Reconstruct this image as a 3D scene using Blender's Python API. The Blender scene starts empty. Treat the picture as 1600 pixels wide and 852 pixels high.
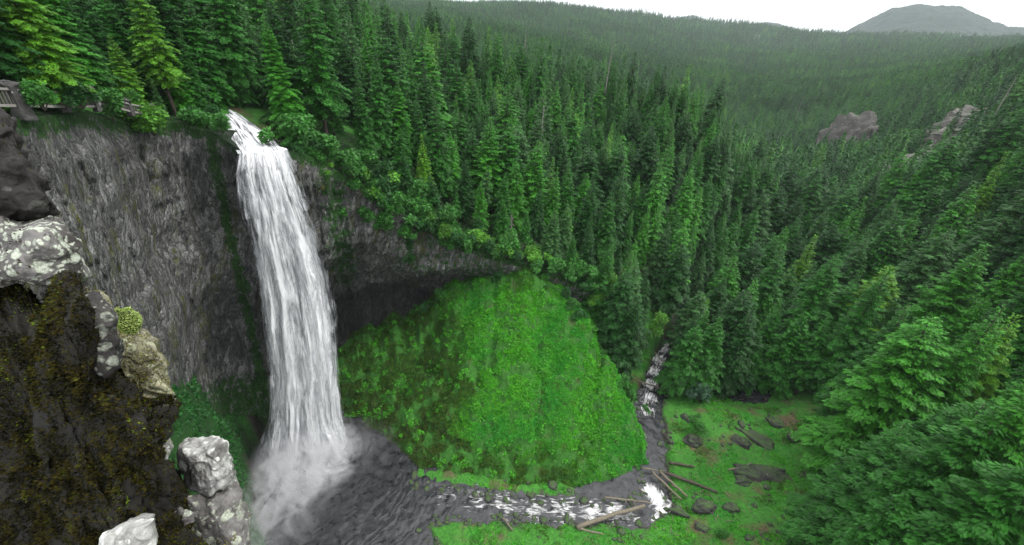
import bpy, math, random
import numpy as np
from mathutils import Matrix, Vector

S = bpy.context.scene
COL = S.collection
rng = np.random.default_rng(7)
random.seed(7)
PI = math.pi

# ------------------------------------------------------------------ camera maths
F, PITCH, ROLL, CAMZ = 660., math.radians(29.), math.radians(4.), 105.
f0 = np.array([0, math.cos(PITCH), -math.sin(PITCH)])
u00 = np.array([0, math.sin(PITCH), math.cos(PITCH)])
r00 = np.array([1., 0, 0])
cr = r00*math.cos(ROLL)+u00*math.sin(ROLL)
cu = u00*math.cos(ROLL)-r00*math.sin(ROLL)
CAM = np.array([0, 0, CAMZ])

def ray(x, y): return f0+cr*((x-800)/F)+cu*((426-y)/F)
def PZ(x, y, z):                      # point of the place at a height z
    d = ray(x, y); return CAM+d*((z-CAMZ)/d[2])
def PD(x, y, D):                      # ... at a horizontal distance D
    d = ray(x, y); return CAM+d*(D/math.hypot(d[0], d[1]))
def proj(P):
    v = np.asarray(P, float)-CAM; w = v@f0
    return 800+F*(v@cr)/w, 426-F*(v@cu)/w, w

# ------------------------------------------------------------------ noise
def _hash(ix, iy, iz):
    n = (ix.astype(np.int64)*374761393+iy.astype(np.int64)*668265263+iz.astype(np.int64)*2147483647) & 0x7fffffff
    n = ((n ^ (n >> 13))*1274126177) & 0x7fffffff
    n = ((n ^ (n >> 16))*668265263) & 0x7fffffff
    return ((n ^ (n >> 15)) & 0xffff)/65535.
def vnoise(p):
    p = np.asarray(p, float); i = np.floor(p); f = p-i; f = f*f*(3-2*f); i = i.astype(np.int64)
    r = 0
    for a in (0, 1):
        wx = f[..., 0] if a else 1-f[..., 0]
        for b in (0, 1):
            wy = f[..., 1] if b else 1-f[..., 1]
            for c in (0, 1):
                wz = f[..., 2] if c else 1-f[..., 2]
                r = r+wx*wy*wz*_hash(i[..., 0]+a, i[..., 1]+b, i[..., 2]+c)
    return r*2-1
def fbm(p, o=4, g=.5):
    p = np.asarray(p, float); s, a = 0, 1.
    for k in range(o):
        s = s+a*vnoise(p*(2**k)+17.3*k); a *= g
    return s
def sstep(a, b, x):
    t = np.clip((x-a)/(b-a), 0, 1); return t*t*(3-2*t)

# ------------------------------------------------------------------ mesh helpers
def mesh_np(name, V, Fc, mats=None, smooth=True, mat_idx=None, attrs=None):
    V = np.asarray(V, np.float32); me = bpy.data.meshes.new(name)
    Fc = np.asarray(Fc, np.int32); n, k = Fc.shape
    me.vertices.add(len(V)); me.vertices.foreach_set('co', V.ravel())
    me.loops.add(n*k); me.loops.foreach_set('vertex_index', Fc.ravel())
    me.polygons.add(n); me.polygons.foreach_set('loop_start', np.arange(n, dtype=np.int32)*k)
    me.polygons.foreach_set('loop_total', np.full(n, k, np.int32))
    me.polygons.foreach_set('use_smooth', np.full(n, smooth, bool))
    if mat_idx is not None: me.polygons.foreach_set('material_index', np.asarray(mat_idx, np.int32))
    for m in (mats or []): me.materials.append(m)
    for kx, a in (attrs or {}).items():
        at = me.attributes.new(kx, 'FLOAT', 'POINT'); at.data.foreach_set('value', np.asarray(a, np.float32).ravel())
    me.update(calc_edges=True); me.validate()
    return me
def link(name, data, parent=None, loc=None):
    o = bpy.data.objects.new(name, data); COL.objects.link(o)
    if loc is not None: o.location = loc
    if parent is not None: o.parent = parent
    return o
def tag(o, label=None, cat=None, group=None, kind=None):
    for k, v in (('label', label), ('category', cat), ('group', group), ('kind', kind)):
        if v: o[k] = v
    return o
def grid_faces(nr, nc):
    i = np.arange(nr-1)[:, None]*nc+np.arange(nc-1)[None, :]
    return np.stack([i, i+1, i+nc+1, i+nc], -1).reshape(-1, 4)
def tube(pts, rad, ns=8, bump=0., seed=0):
    pts = np.asarray(pts, float); n = len(pts); rad = np.broadcast_to(np.asarray(rad, float), (n,))
    V = []
    for i in range(n):
        t = pts[min(i+1, n-1)]-pts[max(i-1, 0)]; t = t/np.linalg.norm(t)
        a = np.cross(t, [0.13, .31, .94] if abs(t[2]) < .9 else [1, .1, 0]); a /= np.linalg.norm(a); b = np.cross(t, a)
        ang = np.arange(ns)*2*PI/ns
        rr = rad[i]*(1+bump*vnoise(np.stack([np.cos(ang)*1.5+seed, np.sin(ang)*1.5, np.full(ns, i*.6)], -1)))
        V.append(pts[i]+rr[:, None]*(np.cos(ang)[:, None]*a+np.sin(ang)[:, None]*b))
    V = np.concatenate(V+[pts[:1], pts[-1:]]); fs = []
    for i in range(n-1):
        for j in range(ns):
            k = (j+1) % ns; fs.append((i*ns+j, i*ns+k, (i+1)*ns+k, (i+1)*ns+j))
    c0, c1 = n*ns, n*ns+1
    for j in range(ns):
        k = (j+1) % ns
        fs.append((c0, k, j, j)); fs.append((c1, (n-1)*ns+j, (n-1)*ns+k, (n-1)*ns+k))
    return V, fs
class MB:                                       # collects pieces of one part
    def __init__(s): s.V, s.F, s.n = [], [], 0
    def add(s, V, Fc):
        s.V.append(np.asarray(V, float)); s.F += [tuple(int(i)+s.n for i in dict.fromkeys(f)) for f in Fc]; s.n += len(V)
    def tube(s, *a, **k): s.add(*tube(*a, **k))
    def box(s, c, h, M=None):
        v = np.array([[x, y, z] for x in (-1, 1) for y in (-1, 1) for z in (-1, 1)], float)*np.asarray(h)
        if M is not None: v = v@np.asarray(M).T
        s.add(v+np.asarray(c), [(0, 1, 3, 2), (4, 6, 7, 5), (0, 4, 5, 1), (2, 3, 7, 6), (0, 2, 6, 4), (1, 5, 7, 3)])
    def mesh(s, name, mat, smooth=True):
        me = bpy.data.meshes.new(name); me.from_pydata(np.concatenate(s.V).tolist(), [], s.F); me.update()
        me.polygons.foreach_set('use_smooth', [smooth]*len(me.polygons)); me.materials.append(mat)
        return me

# ------------------------------------------------------------------ materials
class NT:
    def __init__(s, name):
        s.m = bpy.data.materials.new(name); s.m.use_nodes = True; s.t = s.m.node_tree; s.t.nodes.clear()
        s.out = s.n('ShaderNodeOutputMaterial')
    def n(s, typ, ins=None, **kw):
        nd = s.t.nodes.new(typ)
        for k, v in kw.items(): setattr(nd, k, v)
        for k, v in (ins or {}).items():
            if isinstance(v, bpy.types.NodeSocket): s.t.links.new(v, nd.inputs[k])
            else: nd.inputs[k].default_value = v
        return nd
    def pos(s, scale=(1, 1, 1)):
        g = s.n('ShaderNodeNewGeometry')
        return s.n('ShaderNodeVectorMath', {0: g.outputs['Position'], 1: scale}, operation='MULTIPLY').outputs[0]
    def objpos(s, scale=(1, 1, 1)):
        g = s.n('ShaderNodeTexCoord')
        return s.n('ShaderNodeVectorMath', {0: g.outputs['Object'], 1: scale}, operation='MULTIPLY').outputs[0]
    def noise(s, vec, scale, detail=4, rough=.55, dist=0.):
        return s.n('ShaderNodeTexNoise', {'Vector': vec, 'Scale': scale, 'Detail': detail, 'Roughness': rough, 'Distortion': dist}).outputs['Fac']
    def vor(s, vec, scale, out='Distance', feature='F1', rnd=1.):
        return s.n('ShaderNodeTexVoronoi', {'Vector': vec, 'Scale': scale, 'Randomness': rnd}, feature=feature).outputs[out]
    def ramp(s, fac, stops, interp='LINEAR'):
        r = s.n('ShaderNodeValToRGB', {'Fac': fac}); e = r.color_ramp.elements; r.color_ramp.interpolation = interp
        while len(e) < len(stops): e.new(.5)
        for q, (p, c) in zip(e, stops):
            q.position = p; q.color = (c, c, c, 1) if isinstance(c, (int, float)) else (*c, 1)
        return r.outputs[0]
    def mix(s, fac, a, b, mode='MIX'):
        m = s.n('ShaderNodeMix', data_type='RGBA', blend_type=mode)
        for k, v in ((0, fac), (6, a), (7, b)):
            if isinstance(v, bpy.types.NodeSocket): s.t.links.new(v, m.inputs[k])
            elif k == 0: m.inputs[0].default_value = v
            else: m.inputs[k].default_value = (*v, 1) if len(v) == 3 else v
        return m.outputs[2]
    def math(s, op, a, b=0., clamp=False):
        m = s.n('ShaderNodeMath', operation=op, use_clamp=clamp)
        for k, v in ((0, a), (1, b)):
            if isinstance(v, bpy.types.NodeSocket): s.t.links.new(v, m.inputs[k])
            else: m.inputs[k].default_value = v
        return m.outputs[0]
    def attr(s, name): return s.n('ShaderNodeAttribute', attribute_name=name).outputs['Fac']
    def bump(s, h, strength=.5, dist=.1):
        return s.n('ShaderNodeBump', {'Height': h, 'Strength': strength, 'Distance': dist}).outputs[0]
    def bsdf(s, color, rough=.8, normal=None, spec=.3, **kw):
        ins = {'Base Color': color if isinstance(color, bpy.types.NodeSocket) else (*color, 1), 'Roughness': rough, 'Specular IOR Level': spec}
        if normal is not None: ins['Normal'] = normal
        ins.update(kw)
        return s.n('ShaderNodeBsdfPrincipled', ins).outputs[0]
    def done(s, sh): s.t.links.new(sh, s.out.inputs['Surface']); return s.m

def leaf_mat(name, base=None, spread=.38, transl=.16, use_obj=False, ramp=None):
    N = NT(name); oi = N.n('ShaderNodeObjectInfo')
    if use_obj: c = oi.outputs['Color']
    elif ramp: c = N.ramp(oi.outputs['Random'], ramp)
    else: c = N.n('ShaderNodeRGB').outputs[0]; c.default_value = (*base, 1)
    p = N.pos()
    n1 = N.noise(p, .45, 2); n2 = N.noise(p, 3.1, 2)
    k = N.ramp(n1, [(.3, 1-spread), (.7, 1+spread)]); k2 = N.ramp(n2, [(.32, .68), (.70, 1.32)])
    c = N.mix(1., c, k, 'MULTIPLY'); c = N.mix(1., c, k2, 'MULTIPLY')
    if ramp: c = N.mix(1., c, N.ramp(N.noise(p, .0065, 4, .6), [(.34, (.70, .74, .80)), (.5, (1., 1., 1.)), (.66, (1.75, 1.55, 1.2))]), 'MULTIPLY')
    b = N.bsdf(c, .55, spec=.25)
    t = N.n('ShaderNodeBsdfTranslucent', {'Color': c}).outputs[0]
    return N.done(N.n('ShaderNodeMixShader', {0: transl, 1: b, 2: t}).outputs[0])

def bark_mat(name, a, b):
    N = NT(name); p = N.objpos((3, 3, .5)); n = N.noise(p, 2., 4)
    return N.done(N.bsdf(N.ramp(n, [(.3, a), (.7, b)]), .9, N.bump(n, .6, .1)))

M_fir = leaf_mat('fir_needles', use_obj=True)
FAR_RAMP = [(0, (.009, .052, .008)), (.3, (.016, .092, .010)), (.55, (.030, .140, .014)), (.8, (.026, .092, .024)), (1, (.054, .18, .016))]
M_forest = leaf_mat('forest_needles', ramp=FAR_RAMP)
M_bark = bark_mat('bark', (.022, .017, .013), (.075, .062, .05))
M_snag = bark_mat('weathered_wood', (.09, .085, .075), (.26, .25, .22))
M_log = bark_mat('log_wood', (.07, .06, .045), (.20, .175, .13))
M_darklog = bark_mat('wet_log_wood', (.03, .026, .02), (.10, .085, .065))
M_bush = leaf_mat('shrub_leaves', use_obj=True, transl=.3)

def cover_mat():
    N = NT('ground_cover_leaves'); p = N.pos()
    n1 = N.noise(p, .06, 3); n2 = N.noise(p, .9, 3); n3 = N.noise(p, .22, 5, .65)
    c = N.ramp(n2, [(.25, (.026, .16, .007)), (.5, (.052, .28, .010)), (.75, (.10, .37, .018))])
    c = N.mix(N.ramp(n1, [(.42, 0), (.62, .7)]), c, (.020, .21, .022))
    c = N.mix(N.ramp(n3, [(.60, 0), (.70, .75)]), c, (.07, .085, .012))
    lf = N.attr('dry'); c = N.mix(lf, c, N.ramp(n2, [(.3, (.010, .032, .004)), (.7, (.050, .085, .008))]))  # olive moss, plus overhang shade put into the leaf colour
    b = N.bsdf(c, .6, spec=.2); t = N.n('ShaderNodeBsdfTranslucent', {'Color': c}).outputs[0]
    return N.done(N.n('ShaderNodeMixShader', {0: .25, 1: b, 2: t}).outputs[0])
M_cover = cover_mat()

def ground_mat():
    N = NT('forest_floor'); p = N.pos()
    n1 = N.noise(p, .11, 5, .6); n2 = N.noise(p, 1.4, 5, .65); n3 = N.noise(p, .015, 4)
    g = N.ramp(n2, [(.28, (.013, .055, .008)), (.5, (.028, .13, .012)), (.75, (.05, .19, .02))])
    br = N.ramp(n2, [(.3, (.035, .028, .014)), (.7, (.11, .085, .045))])
    near = N.mix(N.ramp(n1, [(.53, 0), (.66, 1)]), g, br)
    far = N.ramp(N.noise(p, .05, 6, .7), [(.3, (.012, .035, .012)), (.7, (.035, .085, .028))])
    c = N.mix(N.attr('far'), near, far)
    wet = N.ramp(n2, [(.3, (.014, .012, .010)), (.7, (.06, .055, .045))])
    c = N.mix(N.attr('painted_shade'), c, N.ramp(n2, [(.3, (.004, .022, .003)), (.7, (.012, .062, .007))]))  # shade under the left wall painted into the ground colour
    c = N.mix(N.attr('shore'), c, wet)
    return N.done(N.bsdf(c, .9, N.bump(n2, .7, .3)))
M_ground = ground_mat()

def slope_mat():
    N = NT('moss_slope_soil'); p = N.pos(); n2 = N.noise(p, 1.1, 5, .65); n1 = N.noise(N.pos((1, 1, .5)), .2, 5, .65)
    c = N.ramp(n2, [(.3, (.012, .05, .006)), (.55, (.022, .10, .009)), (.8, (.04, .15, .014))])
    c = N.mix(N.ramp(n1, [(.58, 0), (.68, .8)]), c, (.04, .04, .014))
    return N.done(N.bsdf(c, .9, N.bump(n2, .8, .3)))
M_slope = slope_mat()

def cliff_mat():
    N = NT('basalt_cliff'); q = N.pos()
    sp = N.n('ShaderNodeSeparateXYZ', {0: q}); x, y, z = sp.outputs
    def lean(zs, warp=.0):                     # coordinates along the slightly leaning columns
        v = N.n('ShaderNodeCombineXYZ', {0: N.math('SUBTRACT', x, N.math('MULTIPLY', z, .30)), 1: N.math('SUBTRACT', y, N.math('MULTIPLY', z, .27)), 2: N.math('MULTIPLY', z, zs)}).outputs[0]
        if warp: v = N.n('ShaderNodeVectorMath', {0: v, 1: N.n('ShaderNodeVectorMath', {0: N.n('ShaderNodeTexNoise', {'Vector': q, 'Scale': .5, 'Detail': 4.}).outputs['Color'], 1: (warp,)*3}, operation='MULTIPLY').outputs[0]}, operation='ADD').outputs[0]
        return v
    vc = lean(.17, 1.1); cell = N.vor(vc, .95, 'Color'); edge = N.vor(vc, .95, 'Distance', 'DISTANCE_TO_EDGE'); edge2 = N.vor(lean(.22, .8), 2.3, 'Distance', 'DISTANCE_TO_EDGE')
    col = N.noise(lean(.22), .9, 6, .7); fine = N.noise(q, 2.2, 7, .75); big = N.noise(N.pos((1, 1, .6)), .085, 5, .6)
    tone = N.math('ADD', N.math('MULTIPLY', N.n('ShaderNodeSeparateXYZ', {0: cell}).outputs[0], .17), N.math('ADD', N.math('MULTIPLY', col, .45), N.math('MULTIPLY', fine, .47)))
    c = N.ramp(tone, [(.36, (.016, .0165, .018)), (.48, (.10, .102, .098)), (.58, (.195, .197, .192)), (.72, (.42, .424, .415))])
    c = N.mix(N.ramp(edge, [(.0, .7), (.08, 0)]), c, (.014, .014, .015))
    c = N.mix(N.ramp(edge2, [(.0, .6), (.08, 0)]), c, (.016, .016, .017))
    c = N.mix(N.ramp(big, [(.38, .5), (.56, 0)]), c, (.03, .03, .032))
    st = N.noise(lean(.05), .32, 4, .6); br = N.noise(q, .8, 5, .72)
    mk = N.math('MULTIPLY', N.ramp(st, [(.53, 0), (.63, 1)]), N.ramp(br, [(.42, 0), (.56, 1)]))
    c = N.mix(N.math('MULTIPLY', mk, .8), c, N.ramp(br, [(.4, (.035, .045, .006)), (.7, (.11, .115, .012))]))
    lich = N.math('MULTIPLY', N.ramp(N.noise(q, .35, 6, .75), [(.60, 0), (.66, 1)]), .4)
    c = N.mix(lich, c, (.24, .27, .20))
    mo = N.attr('moss')
    mg = N.ramp(N.noise(q, 1.3, 4, .7), [(.3, (.005, .026, .003)), (.6, (.018, .085, .006)), (.8, (.07, .10, .008))])
    msk = N.ramp(N.math('ADD', mo, N.math('MULTIPLY', N.math('SUBTRACT', N.noise(q, .6, 7, .78), .5), 2.4)), [(.46, 0), (.60, 1)])
    c = N.mix(msk, c, mg)
    wet = N.attr('wet'); c = N.mix(N.math('MULTIPLY', wet, .88), c, (.007, .0075, .008))  # near-black for wet rock and for shade painted in the hollow
    h = N.math('ADD', N.math('MULTIPLY', N.ramp(edge, [(0, 0), (.22, 1)]), .7), N.math('ADD', N.math('MULTIPLY', col, .8), N.math('MULTIPLY', fine, 1.1)))
    h = N.math('ADD', h, N.math('MULTIPLY', N.ramp(edge2, [(0, 0), (.15, 1)]), .25))
    return N.done(N.bsdf(c, .8, N.bump(h, 1., .7)))
M_cliff = cliff_mat()

def rock_mat(name, base, lichen, lich_amt=.5, moss_amt=.0, dark=(.02, .018, .016), lscale=6., mosscol=((.03, .035, .004), (.16, .17, .02))):
    N = NT(name); p = N.pos()
    n1 = N.noise(p, 2.2, 7, .65); n2 = N.noise(p, 11., 6, .7); n4 = N.noise(p, 60., 4, .7)
    c = N.mix(N.ramp(n1, [(.36, 1), (.60, 0)]), base, dark)
    c = N.mix(N.ramp(n2, [(.35, .6), (.6, 0)]), c, dark)
    wp = N.n('ShaderNodeVectorMath', {0: p, 1: N.n('ShaderNodeVectorMath', {0: N.n('ShaderNodeTexNoise', {'Vector': p, 'Scale': 9., 'Detail': 3.}).outputs['Color'], 1: (.09, .09, .09)}, operation='MULTIPLY').outputs[0]}, operation='ADD').outputs[0]
    v = N.vor(wp, lscale); rnd = N.vor(wp, lscale, 'Color')
    sp = N.math('MULTIPLY', N.ramp(v, [(.36, 1), (.46, 0)]), N.ramp(rnd, [(1-lich_amt-.02, 0), (1-lich_amt+.02, 1)], 'LINEAR'))
    v2 = N.vor(wp, lscale*2.6); rnd2 = N.vor(wp, lscale*2.6, 'Color')
    sp = N.math('MAXIMUM', sp, N.math('MULTIPLY', N.ramp(v2, [(.30, 1), (.44, 0)]), N.ramp(rnd2, [(1-lich_amt*.8-.02, 0), (1-lich_amt*.8+.02, 1)])))
    sp = N.math('MULTIPLY', sp, N.ramp(n2, [(.36, 0), (.46, 1)]))
    lc = N.mix(N.ramp(n4, [(.35, 1), (.6, 0)]), lichen, tuple(x*.45 for x in lichen))
    lc = N.mix(N.ramp(n2, [(.4, .6), (.55, 0)]), lc, tuple(x*.55 for x in lichen))
    c = N.mix(sp, c, lc)
    geo = N.n('ShaderNodeNewGeometry'); nz = N.n('ShaderNodeSeparateXYZ', {0: geo.outputs['Normal']}).outputs[2]
    mm = N.math('ADD', N.math('MULTIPLY', nz, .35), N.math('ADD', N.noise(p, 4.5, 6, .75), moss_amt-.5))
    mc = N.ramp(n2, [(.3, mosscol[0]), (.7, mosscol[1])])
    c = N.mix(N.ramp(mm, [(.46, 0), (.54, 1)]), c, mc)
    h = N.math('ADD', N.math('ADD', n1, N.math('MULTIPLY', n2, .5)), N.math('MULTIPLY', sp, .10))
    h = N.math('ADD', h, N.math('MULTIPLY', n4, .12))
    return N.done(N.bsdf(c, .85, N.bump(h, .7, .04)))

def water_mat():
    N = NT('creek_water'); p = N.pos()
    n1 = N.noise(p, .55, 5, .6, .6); rip = N.noise(N.pos((.8, 1.3, 1)), 1.9, 8, .62, 1.0)
    # ripples run out from the plunge
    b = PZ(480, 720, 0)
    d = N.n('ShaderNodeVectorMath', {0: N.pos(), 1: tuple(b)}, operation='DISTANCE').outputs['Value']
    d2 = N.math('ADD', d, N.math('MULTIPLY', N.noise(p, .16, 3), 9.))
    wv = N.math('SINE', N.math('MULTIPLY', d2, 3.6))
    h = N.math('ADD', N.math('MULTIPLY', rip, 1.0), N.math('MULTIPLY', wv, N.ramp(N.math('DIVIDE', d, 60.), [(.0, .30), (.5, .25), (.9, .0)])))
    foam = N.attr('foam')
    fv = N.n('ShaderNodeCombineXYZ', {0: N.math('MULTIPLY', N.attr('along'), .38), 1: N.math('MULTIPLY', N.attr('across'), 1.25), 2: 0.}).outputs[0]
    fn = N.noise(fv, 1., 7, .66, .9)
    fm = N.ramp(N.math('ADD', foam, N.math('MULTIPLY', N.math('SUBTRACT', fn, .5), 1.9)), [(.46, 0), (.95, .92)])
    c = N.mix(N.ramp(n1, [(.35, 0), (.65, 1)]), (.008, .009, .010), (.030, .032, .034))
    bw = N.bsdf(c, .10, N.bump(h, .34, .25), .42)
    bf = N.bsdf(N.ramp(fn, [(.3, .55), (.65, .85)]), .6, N.bump(fn, 1., .4))
    return N.done(N.n('ShaderNodeMixShader', {0: fm, 1: bw, 2: bf}).outputs[0])
M_water = water_mat()

def falls_mat(seed, cut):
    N = NT('falling_water'); u = N.attr('u'); t = N.attr('t'); e = N.attr('edge')
    v = N.n('ShaderNodeCombineXYZ', {0: N.math('MULTIPLY', u, 10.), 1: N.math('MULTIPLY', t, 2.4), 2: seed*3.7}).outputs[0]
    v2 = N.n('ShaderNodeCombineXYZ', {0: N.math('MULTIPLY', u, 30.), 1: N.math('MULTIPLY', t, 5.5), 2: seed*1.3}).outputs[0]
    v3 = N.n('ShaderNodeCombineXYZ', {0: N.math('MULTIPLY', u, 12.), 1: N.math('MULTIPLY', t, 10.), 2: seed*5.1}).outputs[0]
    a = N.noise(v, 1., 5, .6, .35); b = N.noise(v2, 1., 5, .65, .3); c3 = N.noise(v3, 1., 7, .7, 1.3)
    m = N.math('ADD', N.math('MULTIPLY', a, .46), N.math('MULTIPLY', b, .13)); m = N.math('ADD', m, N.math('MULTIPLY', c3, .41))
    v0 = N.n('ShaderNodeCombineXYZ', {0: N.math('MULTIPLY', u, 5.5), 1: N.math('MULTIPLY', t, 1.5), 2: 3.3+seed*.35}).outputs[0]
    m = N.math('ADD', m, N.math('MULTIPLY', N.math('SUBTRACT', N.noise(v0, 1., 3, .55, .5), .5), .40))
    m = N.math('ADD', m, e)
    al = N.ramp(m, [(cut-.055, 0), (cut+.075, 1)])
    col = N.ramp(m, [(.42, (.36, .38, .40)), (.56, (.70, .71, .73)), (.68, (.88, .89, .90))])
    d = N.n('ShaderNodeBsdfDiffuse', {'Color': col, 'Normal': N.bump(m, .9, .8)}).outputs[0]
    tl = N.n('ShaderNodeBsdfTranslucent', {'Color': col}).outputs[0]
    w = N.n('ShaderNodeMixShader', {0: .3, 1: d, 2: tl}).outputs[0]
    tr = N.n('ShaderNodeBsdfTransparent').outputs[0]
    return N.done(N.n('ShaderNodeMixShader', {0: al, 1: tr, 2: w}).outputs[0])

def stream_mat():
    N = NT('stream_water'); u = N.attr('u'); t = N.attr('t')
    v = N.n('ShaderNodeCombineXYZ', {0: N.math('MULTIPLY', u, 11.), 1: N.math('MULTIPLY', t, 4.), 2: 0.}).outputs[0]
    a = N.noise(v, 1.2, 6, .7, 1.2)
    c = N.ramp(a, [(.36, (.02, .022, .024)), (.46, (.20, .21, .22)), (.56, (.75, .76, .78)), (.75, (.86, .87, .88))])
    return N.done(N.bsdf(c, .4, N.bump(a, .5, .4)))

def simple(name, col, rough=.7, bumpscale=0):
    N = NT(name); p = N.pos()
    n = N.noise(p, bumpscale or 5., 4)
    c = N.mix(N.ramp(n, [(.3, .35), (.7, 0)]), col, tuple(x*.4 for x in col))
    return N.done(N.bsdf(c, rough, N.bump(n, .4, .03)))

# ------------------------------------------------------------------ terrain
def pol(P): return math.atan2(P[0], P[1]), math.log(math.hypot(P[0], P[1]))
class TPS:
    def __init__(s, pts):                      # pts: list of world points
        q = np.array([pol(p) for p in pts]); z = np.array([p[2] for p in pts]); n = len(q)
        K = s.k(q, q)+np.eye(n)*1e-3; Pm = np.c_[np.ones(n), q]
        A = np.block([[K, Pm], [Pm.T, np.zeros((3, 3))]])
        s.w = np.linalg.solve(A, np.r_[z, 0, 0, 0]); s.q = q
    def k(s, a, b):
        d2 = ((a[:, None]-b[None])**2).sum(-1); return .5*d2*np.log(d2+1e-12)
    def __call__(s, th, lr):
        q = np.stack([th.ravel(), lr.ravel()], -1); o = np.empty(len(q))
        for i in range(0, len(q), 20000):
            b = q[i:i+20000]; o[i:i+20000] = s.k(b, s.q)@s.w[:-3]+s.w[-3]+b@s.w[-2:]
        return o.reshape(th.shape)

D2 = math.radians
# rim of the gorge: azimuth, distance, height;   wall foot: distance, height
RIM = np.array([(-75, 60, 96), (-62, 66, 95), (-52, 72, 93.8), (-49, 78, 93.3), (-46, 88, 91.8), (-43, 102, 88.2), (-39, 110, 86.3), (-36, 104, 85.2), (-34, 100, 83),
                (-33, 98.5, 81.3), (-31, 98.5, 81.2), (-28.6, 100, 81.2), (-27, 102, 80), (-24, 106, 75.5), (-18, 110, 65.5), (-14, 114, 57), (-9, 117, 49),
                (-2, 119, 44.2), (6, 120, 39.8), (9, 121, 37), (14, 125, 32.5), (19, 129, 18), (23, 134, 4), (30, 150, 0), (45, 175, 8), (75, 200, 60)], float)
FOOT = np.array([(-75, 64, 34), (-52, 76, 22), (-49, 83, 22), (-46, 93, 20), (-43, 103, 18), (-41, 106, 14), (-38.5, 104, 12), (-36.5, 106, 6), (-33, 113, -1), (-30, 120, 2), (-25, 127, 6), (-20, 130, 11), (-14, 130, 14),
                 (-9, 127, 24), (-2, 124, 31), (6, 122, 30), (14, 126, 20), (20, 131, 6)], float)
def rimD(th): return np.interp(th, np.radians(RIM[:, 0]), RIM[:, 1])
def hollow(th):                          # how far the wall is undercut
    d = np.degrees(th); return 26*sstep(-32, -27, d)*sstep(12, -4, d)
def rimZ(th): return np.interp(th, np.radians(RIM[:, 0]), RIM[:, 2])

def az(thd, D, z): t = D2(thd); return (math.sin(t)*D, math.cos(t)*D, z)
up = [az(*r) for r in RIM if r[0] > -76 and r[0] < 24]
up += [PD(*a) for a in [
    (100, 165, 114), (0, 100, 150), (0, 60, 200), (150, 140, 135), (200, 100, 180), (200, 55, 230), (345, 170, 122), (330, 150, 142), (420, 200, 120), (420, 150, 150), (420, 90, 220),
    (530, 220, 130), (530, 150, 190), (530, 95, 250), (620, 250, 140), (620, 180, 200), (650, 130, 260), (720, 300, 150), (720, 220, 210), (740, 150, 280),
    (820, 330, 160), (820, 250, 220), (850, 180, 280), (900, 350, 165), (900, 270, 220), (930, 195, 280), (1000, 430, 160), (1000, 350, 200), (1000, 270, 240), (1010, 205, 290),
    (1060, 480, 165), (1080, 400, 200), (1090, 300, 240), (1100, 225, 290)]]
rt = [PD(*a) for a in [
    (1060, 520, 170), (1100, 470, 210), (1150, 400, 270), (1200, 330, 330), (1250, 280, 500), (1300, 230, 720), (1200, 200, 880), (1300, 150, 1300), (1150, 150, 1150), (1250, 125, 1600),
    (1450, 280, 400), (1450, 240, 500), (1500, 210, 540), (1350, 290, 400), (1350, 200, 800), (1600, 160, 500), (1600, 115, 800), (1500, 130, 1050), (1420, 150, 1000),
    (1600, 852, 105), (1500, 852, 110), (1400, 830, 112), (1400, 700, 130), (1500, 650, 140), (1600, 600, 145), (1400, 600, 165), (1500, 550, 170), (1600, 480, 185),
    (1400, 500, 210), (1500, 420, 240), (1300, 560, 170), (1300, 480, 215), (1240, 620, 150), (1200, 560, 172), (1150, 600, 150), (1600, 400, 220), (1500, 330, 290), (1400, 400, 270), (1300, 400, 280),
    (1300, 330, 350), (1400, 320, 330), (1600, 300, 280)]]
rt += [PZ(*a) for a in [(1200, 700, 3), (1290, 800, 6), (1250, 640, 5), (1300, 700, 8), (1350, 760, 11), (1150, 800, 4), (1100, 852, 4), (1100, 640, 2), (1090, 720, 2.5), (1300, 852, 8)]]
rt += [az(62, 60, 25), az(75, 80, 45), az(75, 150, 60), az(75, 300, 80), az(75, 600, 110), az(50, 62, 14), az(45, 50, 8)]
rt += [PD(*a) for a in [(1150, 118, 1700), (1400, 118, 1700), (1600, 104, 1500), (1400, 100, 2200), (1200, 100, 2200), (1000, 80, 2000), (1300, 58, 3600), (1180, 47, 3600), (1000, 36, 3600), (850, 20, 3000),
                        (700, 15, 2800), (600, 10, 2800), (1450, 78, 3400), (1600, 74, 3400), (1100, 65, 2900), (900, 60, 2000)]]
rt += [az(-5, 450, 55), az(10, 420, 40), az(17, 420, 25), az(-20, 450, 85), az(-45, 450, 120), az(-75, 450, 130), az(-75, 200, 105), az(-30, 800, 110), az(-5, 800, 70), az(12, 800, 40), az(10, 1300, 60),
       az(-60, 1500, 180), az(-30, 2200, 190), az(0, 6000, 150), az(35, 6000, 150), az(-50, 6000, 200), az(70, 6000, 200), az(70, 2300, 200), az(30, 9000, 120), az(-10, 9000, 120)]
T_up = TPS(up+rt)
lo = rt[:0]+[PZ(*a) for a in [(480, 720, -1), (540, 620, -1), (430, 840, -1), (560, 852, -1), (640, 760, -.5), (700, 838, 1), (800, 838, 1.1), (950, 848, 1.6), (760, 852, 1.4), (1010, 770, 0), (1015, 700, 0), (1010, 640, 0), (1040, 550, 0),
     (1070, 800, 1.2), (1060, 740, 1.3), (1075, 690, 1.6), (1080, 640, 1.8), (870, 852, 1.4), (1060, 850, 2.5)]]
lo += [PD(*a) for a in [(280, 620, 84), (420, 590, 102), (350, 700, 88), (300, 800, 75), (330, 640, 90), (200, 700, 74)]]+[PZ(400, 800, 3.2), PZ(418, 700, 2), PZ(410, 852, 1.5), PZ(360, 852, 7)]
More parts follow.
